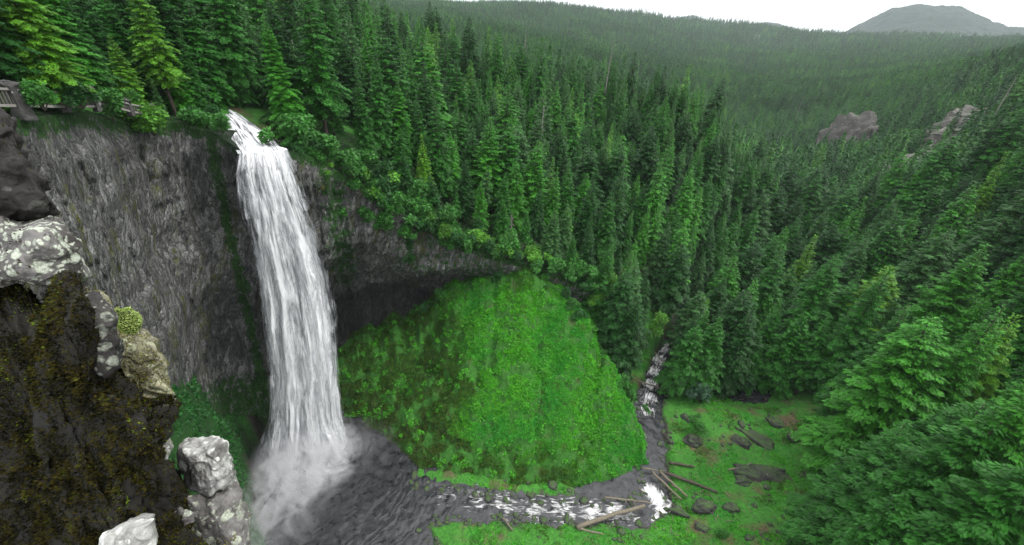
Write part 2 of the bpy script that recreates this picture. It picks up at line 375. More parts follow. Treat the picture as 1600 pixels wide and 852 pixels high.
lo += [az(-60, 55, 26), az(-75, 60, 40), az(0, 45, 3), az(-30, 40, 4), az(25, 45, 4), az(-20, 110, -1), az(0, 110, 0), az(-30, 130, 0), az(0, 140, 0), az(-60, 140, 20), az(20, 125, 2)]
T_lo = TPS(lo+rt)

# water courses: world polyline with half widths
def wpts(l): return [(*PZ(x, y, 0)[:2], w) for x, y, w in l]
COURSES = [wpts([(490, 690, 15), (500, 760, 14), (560, 850, 13), (600, 920, 13)]), wpts([(570, 790, 8), (680, 788, 4.2), (800, 794, 2.7), (930, 801, 2.5), (1000, 802, 2.8), (1025, 780, 3.2), (1018, 735, 3.2), (1014, 690, 4.), (1012, 640, 3.6), (1026, 590, 3.2), (1042, 550, 3.), (1075, 500, 3)])]
def wdist(X, Y):
    best = np.full(X.shape, 1e9)
    for c in COURSES:
        for (x0, y0, w0), (x1, y1, w1) in zip(c[:-1], c[1:]):
            dx, dy = x1-x0, y1-y0
            t = np.clip(((X-x0)*dx+(Y-y0)*dy)/(dx*dx+dy*dy), 0, 1)
            best = np.minimum(best, np.hypot(X-x0-t*dx, Y-y0-t*dy)-(w0+t*(w1-w0)))
    return best
base = PZ(482, 715, 0)
def flow(X, Y):
    best = np.full(X.shape, 1e9); sa = np.zeros(X.shape); na_ = np.zeros(X.shape); acc = 0.
    c = [(*base[:2], 8)]+COURSES[1]
    for (x0, y0, w0), (x1, y1, w1) in zip(c[:-1], c[1:]):
        dx, dy = x1-x0, y1-y0; L = math.hypot(dx, dy); t = np.clip(((X-x0)*dx+(Y-y0)*dy)/(L*L), 0, 1)
        d = np.hypot(X-x0-t*dx, Y-y0-t*dy); sg = ((X-x0)*dy-(Y-y0)*dx)/L; k = d < best
        best = np.where(k, d, best); sa = np.where(k, acc+t*L, sa); na_ = np.where(k, sg, na_); acc += L
    return sa, na_
def height(X, Y, detail=True, top=False):
    X = np.asarray(X, float); Y = np.asarray(Y, float)
    th = np.arctan2(X, Y); r = np.hypot(X, Y); lr = np.log(np.maximum(r, 5))
    zu = T_up(th, lr); zl = T_lo(th, lr)
    s = sstep(1., 3., r-rimD(th)) if top else sstep(5., 11., r-rimD(th)-hollow(th)); s = np.where(th > D2(30), sstep(0, 40, r-rimD(th)), s)
    z = zl*(1-s)+zu*s
    z = z-12*sstep(60, 35, r)*0
    if detail:
        P = np.stack([X, Y, z*0], -1)
        z = z+fbm(P*.12, 4)*.7*sstep(30, 60, r)+fbm(P*.02, 3)*2.*sstep(130, 220, r)+fbm(P*.004, 4)*12*sstep(500, 2000, r)+fbm(P*.0016+9, 4)*34*sstep(1500, 3600, r)
    wd = wdist(X, Y)+fbm(np.stack([X, Y, X*0], -1)*.35, 3)*1.1
    k = sstep(2.2, -1.2, wd)*(r < 185)
    return z*(1-k)+(-1.6)*k

th = np.radians(np.r_[np.arange(-84, -66, 1.), np.arange(-66, 66, .24), np.arange(66, 85, 1.)])
rr = np.r_[np.arange(34, 160, .55), 160*np.exp(np.arange(0, 4.1, .0085))]
TH, RR = np.meshgrid(th, rr); X, Y = np.sin(TH)*RR, np.cos(TH)*RR
Z = height(X, Y); WD = wdist(X, Y)
ground = link('ground', mesh_np('ground', np.stack([X, Y, Z], -1).reshape(-1, 3), grid_faces(*X.shape)[:, ::-1], [M_ground],
        attrs={'painted_shade': sstep(D2(-31), D2(-34), TH)*sstep(110, 100, RR), 'far': sstep(135, 190, RR), 'shore': (sstep(2.2, .2, WD+fbm(np.stack([X, Y, X*0], -1)*.5, 3)*1.6))*(RR < 200)}))
tag(ground, kind='structure')

# distant mountains, each a solid ridge standing beyond the last forested hill
def mountain(name, pts, D, depth):
    pts = [PD(x, y, D) for x, y in pts]; a = np.array([math.atan2(p[0], p[1]) for p in pts]); zz = np.array([p[2] for p in pts])
    T = np.linspace(a[0], a[-1], 700); R = np.linspace(-1, 1, 140)
    TT, R2 = np.meshgrid(T, R)
    prof = np.interp(T, a, zz); env = 1-np.abs(R)**1.5
    Xm = np.sin(TT)*(D+R2*depth); Ym = np.cos(TT)*(D+R2*depth)
    n = fbm(np.stack([Xm, Ym, Xm*0], -1)*.0025, 5)
    Zm = 60+(prof[None]-60)*env[:, None]+(n*22+fbm(np.stack([Xm, Ym, Xm*0], -1)*.02, 3)*9)*env[:, None]**.5
    N = NT('hazy_forest'); g = N.noise(N.pos((1, 1, .35)), .016, 6, .75)
    m = N.done(N.bsdf(N.ramp(g, [(.35, (.008, .018, .012)), (.65, (.018, .036, .022))]), .95, N.bump(g, 1., 25.)))
    return tag(link(name, mesh_np(name, np.stack([Xm, Ym, Zm], -1).reshape(-1, 3), grid_faces(*Xm.shape)[:, ::-1], [m])), kind='structure')
mountain('hills', [(1250, 85), (1300, 62), (1330, 44), (1360, 30), (1390, 19), (1430, 12), (1452, 13), (1474, 17), (1500, 14), (1520, 20), (1545, 32), (1575, 41), (1620, 40), (1680, 58), (1760, 75)], 5600, 1500)
mountain('hills', [(1000, 50), (1040, 38), (1065, 29), (1085, 27), (1105, 33), (1130, 38), (1200, 38), (1240, 46), (1300, 70)], 6500, 1400)

# ------------------------------------------------------------------ gorge wall
NC, NR, NT_ = 640, 300, 26
tc = np.radians(np.linspace(-66, 21, NC)); tt = np.linspace(0, 1, NR)
fD = np.interp(tc, np.radians(FOOT[:, 0]), FOOT[:, 1]); fZ = np.interp(tc, np.radians(FOOT[:, 0]), FOOT[:, 2])-3
rD, rZ = rimD(tc), rimZ(tc)
k5 = np.ones(9)/9
rD = np.convolve(np.pad(rD, 4, 'edge'), k5, 'valid'); rZ = np.convolve(np.pad(rZ, 4, 'edge'), k5, 'valid'); fD = np.convolve(np.pad(fD, 4, 'edge'), k5, 'valid')
TTc, tcg = np.meshgrid(tt, tc, indexing='ij')
e = (1-TTc)**1.35
e = e+(sstep(.80, .22, TTc)-e)*sstep(D2(-31), D2(-27), tcg)
Dg = rD[None]+(fD-rD)[None]*e; Zg = fZ[None]+(rZ-fZ)[None]*TTc
arc = tcg*108
hgt = (rZ-fZ)[None]
nrm = np.clip(hgt/40, .15, 1)
colm = fbm(np.stack([arc*.55, Zg*.06, Dg*0], -1), 4)*.9+fbm(np.stack([arc*1.6, Zg*.13+3, Dg*0], -1), 3)*.45
led = fbm(np.stack([arc*.05, Zg*.12, Dg*0+5], -1), 4)*2.4
fin = fbm(np.stack([arc*2.6, Zg*.9, Dg*0], -1), 3)*.28
fade = sstep(1., .93, TTc)*.85+.15
Dg = Dg-(colm*.9+led+fin)*nrm*fade
# overhanging band about half way up the left wall
lw = sstep(D2(-36), D2(-40), tcg)
Dg = Dg-lw*1.6*np.exp(-((Zg-55+fbm(np.stack([arc*.08, arc*0, arc*0], -1), 3)*5)/5.)**2)+lw*2.0*sstep(52, 40, Zg)*sstep(14, 26, Zg)
# top strip running back over the rim into the hill
ts = np.linspace(0, 1, NT_)[1:]
Dt = rD[None]+ts[:, None]*(15+hollow(tc))[None]; Xt, Yt = np.sin(tc)[None]*Dt, np.cos(tc)[None]*Dt
Zt0 = T_up(np.broadcast_to(tc, Dt.shape), np.log(Dt))
Zt = rZ[None]*(1-ts[:, None])+Zt0*ts[:, None]+fbm(np.stack([Xt, Yt, Xt*0], -1)*.3, 3)*.5*np.sin(PI*ts)[:, None]-.8*ts[:, None]**2+.35*np.sin(PI*ts)[:, None]
Xc = np.r_[np.sin(tcg)*Dg, Xt]; Yc = np.r_[np.cos(tcg)*Dg, Yt]; Zc = np.r_[Zg, Zt]
tcd = np.degrees(np.r_[tcg, np.broadcast_to(tc, Dt.shape)]); tf = np.r_[TTc, 1+0*Dt]
rimdepth = np.r_[(rZ[None]-Zg), 0*Dt-1]
moss = np.clip(sstep(5, 0, rimdepth)*.75, 0, 1)
moss = np.maximum(moss, .75*np.exp(-((tcd+36.2+2.2*(1-tf))/.9)**2))                   # wet green strip beside the fall
moss = np.maximum(moss, .62*np.exp(-((tcd+24.5)/2.6)**2)*sstep(.30, .55, tf))
moss = np.maximum(moss, .42*sstep(-24, -16, tcd)*sstep(.35, .6, tf))
moss = np.maximum(moss, .50*sstep(-14, -6, tcd))
moss = np.maximum(moss, .7*sstep(.30, .05, tf)*sstep(-30, -36, tcd))
wet = np.exp(-((tcd+32.5)/3.2)**2)+.85*sstep(-33, -28, tcd)*sstep(.75, .25, tf)*sstep(-6, -14, tcd)  # rock wetted by the fall, plus painted shade of the undercut hollow
cliff = link('cliff', mesh_np('cliff', np.stack([Xc, Yc, Zc], -1).reshape(-1, 3), grid_faces(*Xc.shape)[:, ::-1], [M_cliff], attrs={'moss': moss, 'wet': np.clip(wet, 0, 1)}))
tag(cliff, kind='structure')

# ------------------------------------------------------------------ green slope beside the fall
SL = np.array([  # azimuth, base D, base z, top D, top z, back D, back z
    (-32, 106, -1, 114, 5, 122, 8), (-29, 102, -1, 116, 9, 124, 11), (-22, 90, -1, 118, 12.5, 127, 14), (-16, 76.5, -1, 120, 17, 129, 18), (-12, 73, -1, 120, 25, 128, 26), (-8, 70.7, -1, 119.5, 31.5, 127, 31),
    (0, 69.8, -1, 118.5, 40.5, 127, 40), (3, 69.8, -1, 117.5, 41.5, 126, 40), (8, 71, -1, 116, 35.2, 128, 33), (12, 72.5, -1, 112, 29, 128, 24), (15.5, 74, -1, 110, 21, 126, 12), (19.5, 78, -1, 106, 15, 118, 3), (22.5, 81, -1, 102, 8, 112, -1), (25, 85, -1, 97, 4, 104, -1), (26.6, 88, -1, 92.5, 1.6, 98, -1.5), (28, 91, -1.4, 93, -1, 96, -2)], float)
NCs, NRs = 420, 200
tcs = np.radians(np.linspace(-32, 28, NCs)); I = lambda k: np.interp(tcs, np.radians(SL[:, 0]), SL[:, k])
tr_ = np.linspace(0, 1.25, NRs)[:, None]
t1 = np.clip(tr_, 0, 1); t2 = np.clip((tr_-1)/.25, 0, 1)
Ds = I(1)+(I(3)-I(1))*t1+(I(5)-I(3))*t2
Zs = I(2)+(I(4)-I(2))*t1**1.06+(I(6)-I(4))*t2
Ds, Zs = Ds+0*tr_, Zs+0*tr_
tsg = tcs[None]+0*tr_
Zs = Zs+fbm(np.stack([tsg*40, tr_*0+tsg*0+8, tsg*0], -1), 4)*2.0*sstep(.55, 1., tr_)
Ps = np.stack([np.sin(tsg)*Ds, np.cos(tsg)*Ds, Zs], -1)
env = np.sin(PI*np.clip(tr_, 0.02, 1))**.5
rid = fbm(np.stack([tsg*100*.10, tr_*2.5+tsg*0, tsg*0], -1), 4)
Ps[..., 2] += (rid*2.4+fbm(Ps*.12+5, 4)*1.6+fbm(Ps*.45, 4)*.8)*env
# gullies that run down the slope
for gx, gw, gd in ((-13, 1.5, 3.2), (-6.5, .8, 1.6), (-1.5, .5, .9), (7.5, .55, 1.3), (14, .5, 1.0)):
    wob = np.degrees(tsg)-gx-3.6*fbm(np.stack([tr_*4+tsg*0, tsg*0+gx, tsg*0], -1), 3)
    Ps[..., 2] -= gd*np.exp(-(wob/gw)**2)*sstep(.1, .35, tr_)*sstep(1.05, .8, tr_)
slope = link('moss_slope', mesh_np('moss_slope', Ps.reshape(-1, 3), grid_faces(NRs, NCs)[:, ::-1], [M_slope])); tag(slope, kind='structure')

# ------------------------------------------------------------------ leaf scatter (ground cover)
def kites(P, Nn, size, tilt=.9, seed=1, dry=None, aspect=.55):
    g = np.random.default_rng(seed); n = len(P)
    d = g.normal(size=(n, 3)); d -= (d*Nn).sum(-1, keepdims=True)*Nn; d /= np.linalg.norm(d, axis=1, keepdims=True)+1e-9
    lift = g.uniform(.1, tilt, (n, 1)); d = d*(1-lift*.5)+Nn*lift; d /= np.linalg.norm(d, axis=1, keepdims=True)
    s = np.cross(d, Nn+g.normal(size=(n, 3))*.35); s /= np.linalg.norm(s, axis=1, keepdims=True)+1e-9
    L = (size*g.uniform(.6, 1.4, n))[:, None]; W = L*aspect*.5
    V = np.stack([P, P+d*L*.5+s*W, P+d*L, P+d*L*.5-s*W], 1).reshape(-1, 3)
    Fc = np.arange(n*4).reshape(-1, 4)
    return V, Fc, (None if dry is None else np.repeat(dry, 4))
def sample_grid(Pg, n, mask, seed):
    """random points of a grid surface, weighted by area; MASK: per-cell weight"""
    g = np.random.default_rng(seed)
    a, b, c, d = Pg[:-1, :-1], Pg[:-1, 1:], Pg[1:, 1:], Pg[1:, :-1]
    cr_ = np.cross(c-a, d-b); ar = np.linalg.norm(cr_, axis=-1)*.5; w = (ar*mask).ravel(); w /= w.sum()
    i = g.choice(len(w), n, p=w); u, v = g.random((n, 1)), g.random((n, 1))
    f = lambda q: q.reshape(-1, 3)[i]
    P = f(a)*(1-u)*(1-v)+f(b)*u*(1-v)+f(c)*u*v+f(d)*(1-u)*v
    N_ = f(cr_); N_ = N_/(np.linalg.norm(N_, axis=1, keepdims=True)+1e-9); N_ = N_*np.sign(N_[:, 2:3]+1e-9)
    return P, N_
def cover(name, Pg, n, mask, size, seed, olive_shade_f, mat=None):
    P, Nn = sample_grid(Pg, n, mask, seed)
    thn = sstep(-.45, .05, fbm(P*.35+seed, 3)) > np.random.default_rng(seed+1).random(len(P))*.8
    P, Nn = P[thn], Nn[thn]
    hh = fbm(P*.8, 3)
    V, Fc, dr = kites(P-Nn*.04, Nn*.8+np.array([0, 0, .35]), size*(1+.5*hh), seed=seed, dry=olive_shade_f(P))
    o = link(name, mesh_np(name, V, Fc, [mat or M_cover], smooth=False, attrs={'dry': dr})); tag(o, kind='stuff'); return o
msk = (sstep(-31, -24, np.degrees(tsg))*.6+.4)[:-1, :-1]*(tr_[:-1] < 1.26)
cover('ground_cover', Ps, 240000, msk, .50, 11,  # olive at base and crest; left half darkened as painted overhang shade
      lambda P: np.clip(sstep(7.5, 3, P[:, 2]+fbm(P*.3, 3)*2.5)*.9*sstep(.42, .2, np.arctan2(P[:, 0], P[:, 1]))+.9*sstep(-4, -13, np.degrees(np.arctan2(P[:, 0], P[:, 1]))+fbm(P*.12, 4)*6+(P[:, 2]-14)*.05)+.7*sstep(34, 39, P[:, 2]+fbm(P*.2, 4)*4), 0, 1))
# ferns and taller plants in clumps on the slope
fp, fn_ = sample_grid(Ps, 520, msk*(tr_[:-1] > .06), 91); g = np.random.default_rng(92)
fr = g.uniform(.35, 1.1, len(fp))*(1+.8*(fbm(fp*.1, 3) > .15)); Kf = 46
dd_ = g.normal(size=(len(fp), Kf, 3)); dd_ /= np.linalg.norm(dd_, axis=-1, keepdims=True); dd_[..., 2] = np.abs(dd_[..., 2])*.8
FP = (fp[:, None]+dd_*(fr[:, None]*g.uniform(.3, 1., (len(fp), Kf)))[..., None]).reshape(-1, 3)
V, Fc, _ = kites(FP, (dd_+np.array([0, 0, .7])).reshape(-1, 3)/1.4, .55, .8, 93, None, .5)
tag(link('ferns', mesh_np('ferns', V, Fc, [leaf_mat('fern_leaves', (.050, .24, .012), .5)], False)), kind='stuff')
Pg = np.stack([X, Y, Z], -1); thd = np.degrees(TH)
wd_ok = sstep(.4, 1.8, WD+fbm(np.stack([X, Y, X*0], -1)*.5, 3)*1.4)
patch = sstep(.28, -.02, fbm(np.stack([X, Y, X*0], -1)*.11+4, 4))
mg = ((thd > -6) & (thd < 58) & (RR > 48) & (RR < 140)*1)*wd_ok*patch
ms = Z > -.2
cover('ground_cover', Pg, 120000, (mg*ms)[:-1, :-1], .40, 12, lambda P: sstep(.1, .5, fbm(P*.2+3, 3))*.8)
mg2 = ((thd < -30) & (thd > -66) & (RR > 48) & (RR < 106))*sstep(.5, 2, WD)
cover('ground_cover', Pg, 70000, (mg2*ms)[:-1, :-1], .5, 13, lambda P: 0*P[:, 0]+.1, leaf_mat('moss_painted_shade', (.010, .072, .009)))  # darker leaf colour stands in for the shade on this left slope

# ------------------------------------------------------------------ water
th_w = np.radians(np.arange(-60, 46, .16)); rw = np.arange(38, 190, .4)
TW, RW = np.meshgrid(th_w, rw); XW, YW = np.sin(TW)*RW, np.cos(TW)*RW
db = np.hypot(XW-base[0], YW-base[1])
foam = .80*sstep(17, 3, db)
for x, y, rx, a in [(700, 772, 5, .44), (745, 780, 5, .50), (790, 788, 5.5, .54), (835, 794, 5.5, .58), (880, 798, 5.5, .60), (925, 800, 5, .66), (960, 800, 4, .74), (985, 808, 3, .55), (1018, 768, 3., 1.), (1030, 782, 3., 1.), (1038, 800, 3.2, 1.), (1030, 815, 2.6, .8),
                    (1038, 545, 4.5, .85), (1030, 562, 4.4, .85), (1022, 580, 4.2, .80), (1016, 600, 4.2, .80), (1014, 622, 4, .72), (1010, 640, 3.6, .70), (1000, 680, 2.6, .5), (530, 640, 4, .45)]:
    c = PZ(x, y, 0); foam = np.maximum(foam, a*np.exp(-((XW-c[0])**2+(YW-c[1])**2)/(rx*rx)))
foam = np.maximum(foam, .12)
ZW = fbm(np.stack([XW*.6, YW*.6, XW*0], -1), 3)*.10+foam*fbm(np.stack([XW*.9, YW*.9, XW*0+4], -1), 3)*.3
water = link('water', mesh_np('water', np.stack([XW, YW, ZW], -1).reshape(-1, 3), grid_faces(*XW.shape)[:, ::-1], [M_water], attrs={'foam': foam, 'along': flow(XW, YW)[0], 'across': flow(XW, YW)[1]})); tag(water, kind='structure')

# the fall: several hanging sheets of water
Ledge = np.array([(372, 240), (376, 275), (383, 330), (393, 390), (404, 460), (415, 530), (424, 600), (422, 670), (412, 730), (396, 785)], float)
Redge = np.array([(450, 234), (462, 270), (477, 315), (498, 365), (515, 420), (527, 480), (532, 560), (540, 640), (560, 700), (588, 755)], float)
wd_ = np.r_[0, np.full(9, 1.)]; Ledge[:, 0] -= 9*wd_; Redge[:, 0] += 7*wd_
tk = np.linspace(0, 1, 10)
def fall_sheet(off, seed, cut, spread=1.):
    nu, nt = 150, 420
    u = np.linspace(-.015, 1.015, nu); t = np.linspace(0, 1, nt)
    lx, ly = np.interp(t, tk, Ledge[:, 0]), np.interp(t, tk, Ledge[:, 1]); rx, ry = np.interp(t, tk, Redge[:, 0]), np.interp(t, tk, Redge[:, 1])
    V = np.empty((nt, nu, 3)); E = np.empty((nt, nu))
    D = 98.2-6.2*t**.75
    for i in range(nt):
        w = fbm(np.stack([u*0+t[i]*9, u*0+seed, u*0], -1), 3)[0]*.02
        uu = u+w
        px = lx[i]+(rx[i]-lx[i])*uu; py = ly[i]+(ry[i]-ly[i])*uu
        bulge = 1.6*np.sin(PI*np.clip(u, 0, 1))*min(1, t[i]*4)
        n = fbm(np.stack([u*10, u*0+t[i]*2.5, u*0+seed], -1), 4)*(.4+1.6*t[i])+fbm(np.stack([u*16, u*0+t[i]*14, u*0+seed+7], -1), 3)*(.15+1.0*t[i])
        Dd = D[i]+off*min(1, .15+2*t[i])-bulge-n
        d = f0[None]+cr[None]*((px-800)/F)[:, None]+cu[None]*((426-py)/F)[:, None]
        V[i] = CAM+d*(Dd/np.hypot(d[:, 0], d[:, 1]))[:, None]
        ed = np.minimum(u, 1-u)
        E[i] = np.where(ed < .20, (ed-.20)*(1.15 if t[i] > .25 else .8), 0)-.05*sstep(.55, 1, t[i])*0+.10*sstep(.12, .0, t[i])*(ed > .02)+.03*sstep(.3, .7, t[i])
    U, T = np.meshgrid(u, t)
    return V.reshape(-1, 3), grid_faces(nt, nu), U, T, E
Vs, Fs, Us, Ts, Es, Mi, k0 = [], [], [], [], [], [], 0
mats = []
for j, (off, seed, cut) in enumerate([(0, 1., .455), (1.1, 2., .455), (2.0, 3., .44), (-.9, 4., .55)]):
    V, Fc, U, T, E = fall_sheet(off, seed, cut); mats.append(falls_mat(seed, cut))
    Vs.append(V); Fs.append(Fc+k0); Us.append(U.ravel()); Ts.append(T.ravel()); Es.append(E.ravel()); Mi.append(np.full(len(Fc), j)); k0 += len(V)
fall = link('waterfall', mesh_np('waterfall', np.concatenate(Vs), np.concatenate(Fs), mats, True, np.concatenate(Mi), {'u': np.concatenate(Us), 't': np.concatenate(Ts), 'edge': np.concatenate(Es)}))
tag(fall, kind='structure')

# stream above the lip
L2 = [(372, 241, 98.3), (362, 222, 103), (352, 205, 109), (343, 190, 115), (338, 178, 121), (334, 168, 128), (326, 158, 138)]
R2 = [(450, 235, 98.3), (436, 224, 104), (418, 208, 110), (398, 193, 116), (378, 180, 122), (360, 169, 129), (344, 157, 140)]
nu, nt = 90, 160; u = np.linspace(0, 1, nu); V = np.empty((nt, nu, 3)); kk = np.linspace(0, 1, len(L2))
for i, t in enumerate(np.linspace(0, 1, nt)):
    l = [np.interp(t, kk, [q[m] for q in L2]) for m in range(3)]; r = [np.interp(t, kk, [q[m] for q in R2]) for m in range(3)]
    a, b = PD(*l), PD(*r); V[i] = a+(b-a)*u[:, None]
    V[i][:, 2] -= .9*np.abs(2*u-1)**5*min(1, t*8)
    V[i][:, 2] += .35+fbm(np.stack([u*6, u*0+t*9, u*0], -1), 4)*.22*min(1, t*6)+(0 if t > .03 else -.3*(1-t/.03))
U, T = np.meshgrid(u, np.linspace(0, 1, nt))
stream = link('stream_water', mesh_np('stream_water', V.reshape(-1, 3), grid_faces(nt, nu), [stream_mat()], attrs={'u': U, 't': T})); tag(stream, kind='structure')
STREAM = V.reshape(-1, 3)[::37, :2]

# ------------------------------------------------------------------ conifers
def conifer(seed, H, R, spacing, leaf, dens, start=.1, droop=.3, power=.8, gap=0., aspect=.27):
    """crown of a conifer: whorls of drooping boughs, each a fan of needle sprays (LEAF metres long, DENS sprays per square metre of bough)"""
    g = np.random.default_rng(seed); P_, D_, L_s = [], [], []
    h0 = H*start; h = h0; bw = 1.
    while h < H*.985:
        f = (h-h0)/(H-h0)
        prof = (1-f)**power*min(1, .55+f*3.)
        nb = 7 if f < .6 else 6 if f < .85 else 5
        ph0 = g.uniform(0, 6.28); bw = .75*bw+.25*g.uniform(.55, 1.45)
        for b in range(nb):
            if g.random() < gap*(1-f*.7): continue
            ph = ph0+b*6.283/nb+g.uniform(-.35, .35); L = max(.45, R*prof*g.uniform(.62, 1.15)*(.8+.2*bw))
            o = np.array([math.cos(ph), math.sin(ph), 0]); sd = np.array([-o[1], o[0], 0])
            sl = .12+.75*f+g.uniform(-.12, .12); dr = droop+.35*(1-f); hz = h+g.uniform(-.3, .3)
            wid = .34*L+.25
            n = max(4, int(dens*L*wid*1.25))
            sv = np.sqrt(g.uniform(.0, 1, n)) if L > 1.5 else g.uniform(0, 1, n)
            sv = np.where(g.random(n) < .35, g.uniform(0, 1, n), sv)
            lat = g.uniform(-1, 1, n)*wid*(.35+.65*np.sin(PI*np.clip(sv*.85+.08, 0, 1)))*(1-.55*sv)
            z = hz+L*(sl*sv-dr*sv*sv)-np.abs(lat)*.28+g.normal(size=n)*.09
            P_.append(o*(sv*L)[:, None]+sd*lat[:, None]+np.array([0, 0, 1])*z[:, None])
            yaw = np.clip(lat/(wid+1e-6), -1, 1)*1.0+g.normal(size=n)*.35
            td = o*np.cos(yaw)[:, None]+sd*np.sin(yaw)[:, None]
            td[:, 2] = sl*.35-dr*1.1*sv-.22+g.normal(size=n)*.22
            D_.append(td/np.linalg.norm(td, axis=1, keepdims=True)); L_s.append(leaf*g.uniform(.6, 1.3, n)*(.55+.45*min(1, L/2.)))
        h += spacing*(1-.45*f)*g.uniform(.8, 1.2)
    n = 14; P_.append(np.c_[np.zeros(n), np.zeros(n), g.uniform(H*.955, H*.99, n)]); q = g.normal(size=(n, 3)); q[:, 2] = np.abs(q[:, 2])*1.6; D_.append(q/np.linalg.norm(q, axis=1, keepdims=True)); L_s.append(np.full(n, leaf*.7))
    P, Dd, Ll = np.concatenate(P_), np.concatenate(D_), np.concatenate(L_s)
    Nn = np.c_[g.normal(size=(len(P), 2))*.55, np.ones(len(P))]
    s = np.cross(Dd, Nn); s /= np.linalg.norm(s, axis=1, keepdims=True)
    L = Ll[:, None]; W = L*aspect; nn = np.cross(s, Dd)
    V = np.stack([P-Dd*L*.15, P+Dd*L*.35+s*W-nn*W*.45, P+Dd*L*.85, P+Dd*L*.35-s*W-nn*W*.45], 1).reshape(-1, 3)
    i = np.arange(len(P))*4
    return V, np.concatenate([np.stack([i, i+1, i+2], -1), np.stack([i, i+2, i+3], -1)])
def trunk_geo(seed, H, rad, stubs=10):
    g = np.random.default_rng(seed); n = 9; z = np.linspace(-1.5, H*.985, n)
    wob = np.cumsum(g.normal(size=(n, 2))*.05, 0)
    mb = MB(); pts = np.c_[wob, z]; pts[0, :2] = 0
    mb.tube(pts, rad*(1-np.clip(z/H, 0, 1))**.8+.02, 8, .15, seed)
    for k in range(stubs):
        h = H*g.uniform(.05, .5); ph = g.uniform(0, 6.28); L = g.uniform(.8, 2.2)
        p = np.array([0, 0, h]); d = np.array([math.cos(ph), math.sin(ph), -.25])
        mb.tube([p, p+d*L*.5, p+d*L+np.array([0, 0, -.1])], [.06, .045, .015], 4)
    return mb
KINDS = {   # name: H, R, droop, power, start, gap
    'full': (34, 6.9, .30, .85, .08, .04), 'broad': (30, 7.4, .36, .72, .06, .06), 'narrow': (36, 5.3, .36, .9, .10, .06), 'sparse': (33, 5.0, .42, .8, .26, .24)}
crown_mesh, trunk_mesh = {}, {}
for ki, (kn, (H, R, dr, pw, st, gp)) in enumerate(KINDS.items()):
    for lod, (sp, lf, dn) in enumerate([(.85, .50, 19.), (.95, .80, 7.5)]):
        for v in range(2):
            Vv, Ff = conifer(100+ki*10+v, H, R, sp, lf, dn, st, dr, pw, gp)
            crown_mesh[kn, lod, v] = mesh_np('fir_crown', Vv, Ff, [M_fir], smooth=False)
    for v in range(2):
        trunk_mesh[kn, v] = trunk_geo(ki*7+v, H, .34, 26 if kn == 'sparse' else 9).mesh('fir_trunk', M_bark)

# source trees of the forest mass
LIB = bpy.data.collections.new('forest_sources')
def src(i, V, Fc, trunkH=None):
    idx = np.zeros(len(Fc), int)
    if trunkH:
        tv, tf = tube([(0, 0, -1), (0, 0, trunkH*.5), (0, 0, trunkH*.97)], [.42, .25, .03], 6)
        tf = np.array([(a, b, c) for a, b, c, d in tf]+[(a, c, d) for a, b, c, d in tf if c != d])
        Fc = np.concatenate([Fc, tf+len(V)]); V = np.concatenate([V, tv]); idx = np.r_[idx, np.ones(len(tf), int)]
    o = bpy.data.objects.new('forest_source_%02d' % i, mesh_np('forest_source', V, Fc, [M_forest, M_bark], False, idx)); LIB.objects.link(o)
for i, (kn, sd) in enumerate([('full', 1), ('broad', 2), ('narrow', 3), ('sparse', 4), ('full', 5), ('narrow', 6)]):
    H, R, dr, pw, st, gp = KINDS[kn]; src(i, *conifer(300+sd, H, R, 1.1, 1.05, 4., st, dr, pw, gp), trunkH=H)
for i, (kn, sd) in enumerate([('full', 1), ('broad', 2), ('narrow', 3), ('full', 4)]):
    H, R, dr, pw, st, gp = KINDS[kn]; src(6+i, *conifer(400+sd, H, R*1.05, 2.2, 2.2, .75, .02, dr, pw, 0., .32), trunkH=None)

# ------------------------------------------------------------------ where the trees stand
def open_ground(x, y):
    th_ = math.degrees(math.atan2(x, y)); r = math.hypot(x, y)
    if wd1(x, y) < 2.5 and r < 190: return False
    rd = float(rimD(math.radians(th_)))
    if th_ < 20 and r < rd+2.0: return False
    if 20 <= th_ < 30 and r < 125: return False
    if 24.5 < th_ < 27 and r < 165: return False
    if 17.5 < th_ < 24.8 and r < 156 and (proj((x, y, 4.))[0] > 972 or r < rd+2): return False
    # the green clearing
    px, py, _ = proj((x, y, 4.))
    if 980 < px < 1700 and py > 600:
        lim = np.interp(py, [600, 640, 700, 760, 852, 950], [1200, 1330, 1370, 1380, 1360, 1350])
        if px < lim: return False
    if r < 62: return False
    return True
def wd1(x, y): return float(wdist(np.array([x]), np.array([y]))[0])
ROCKS_PX = [(1345, 205, 640, 40, 34), (1415, 258, 440, 40, 24), (1462, 230, 490, 36, 22), (1505, 198, 560, 32, 18), (865, 125, 262, 12, 9), (1040, 172, 265, 7, 8), (1045, 410, 168, 7, 6), (1020, 165, 262, 7, 6), (920, 145, 262, 5, 5)]
rock_spots = [(PD(x, y, D), w) for x, y, D, w, h in ROCKS_PX]
trees = []
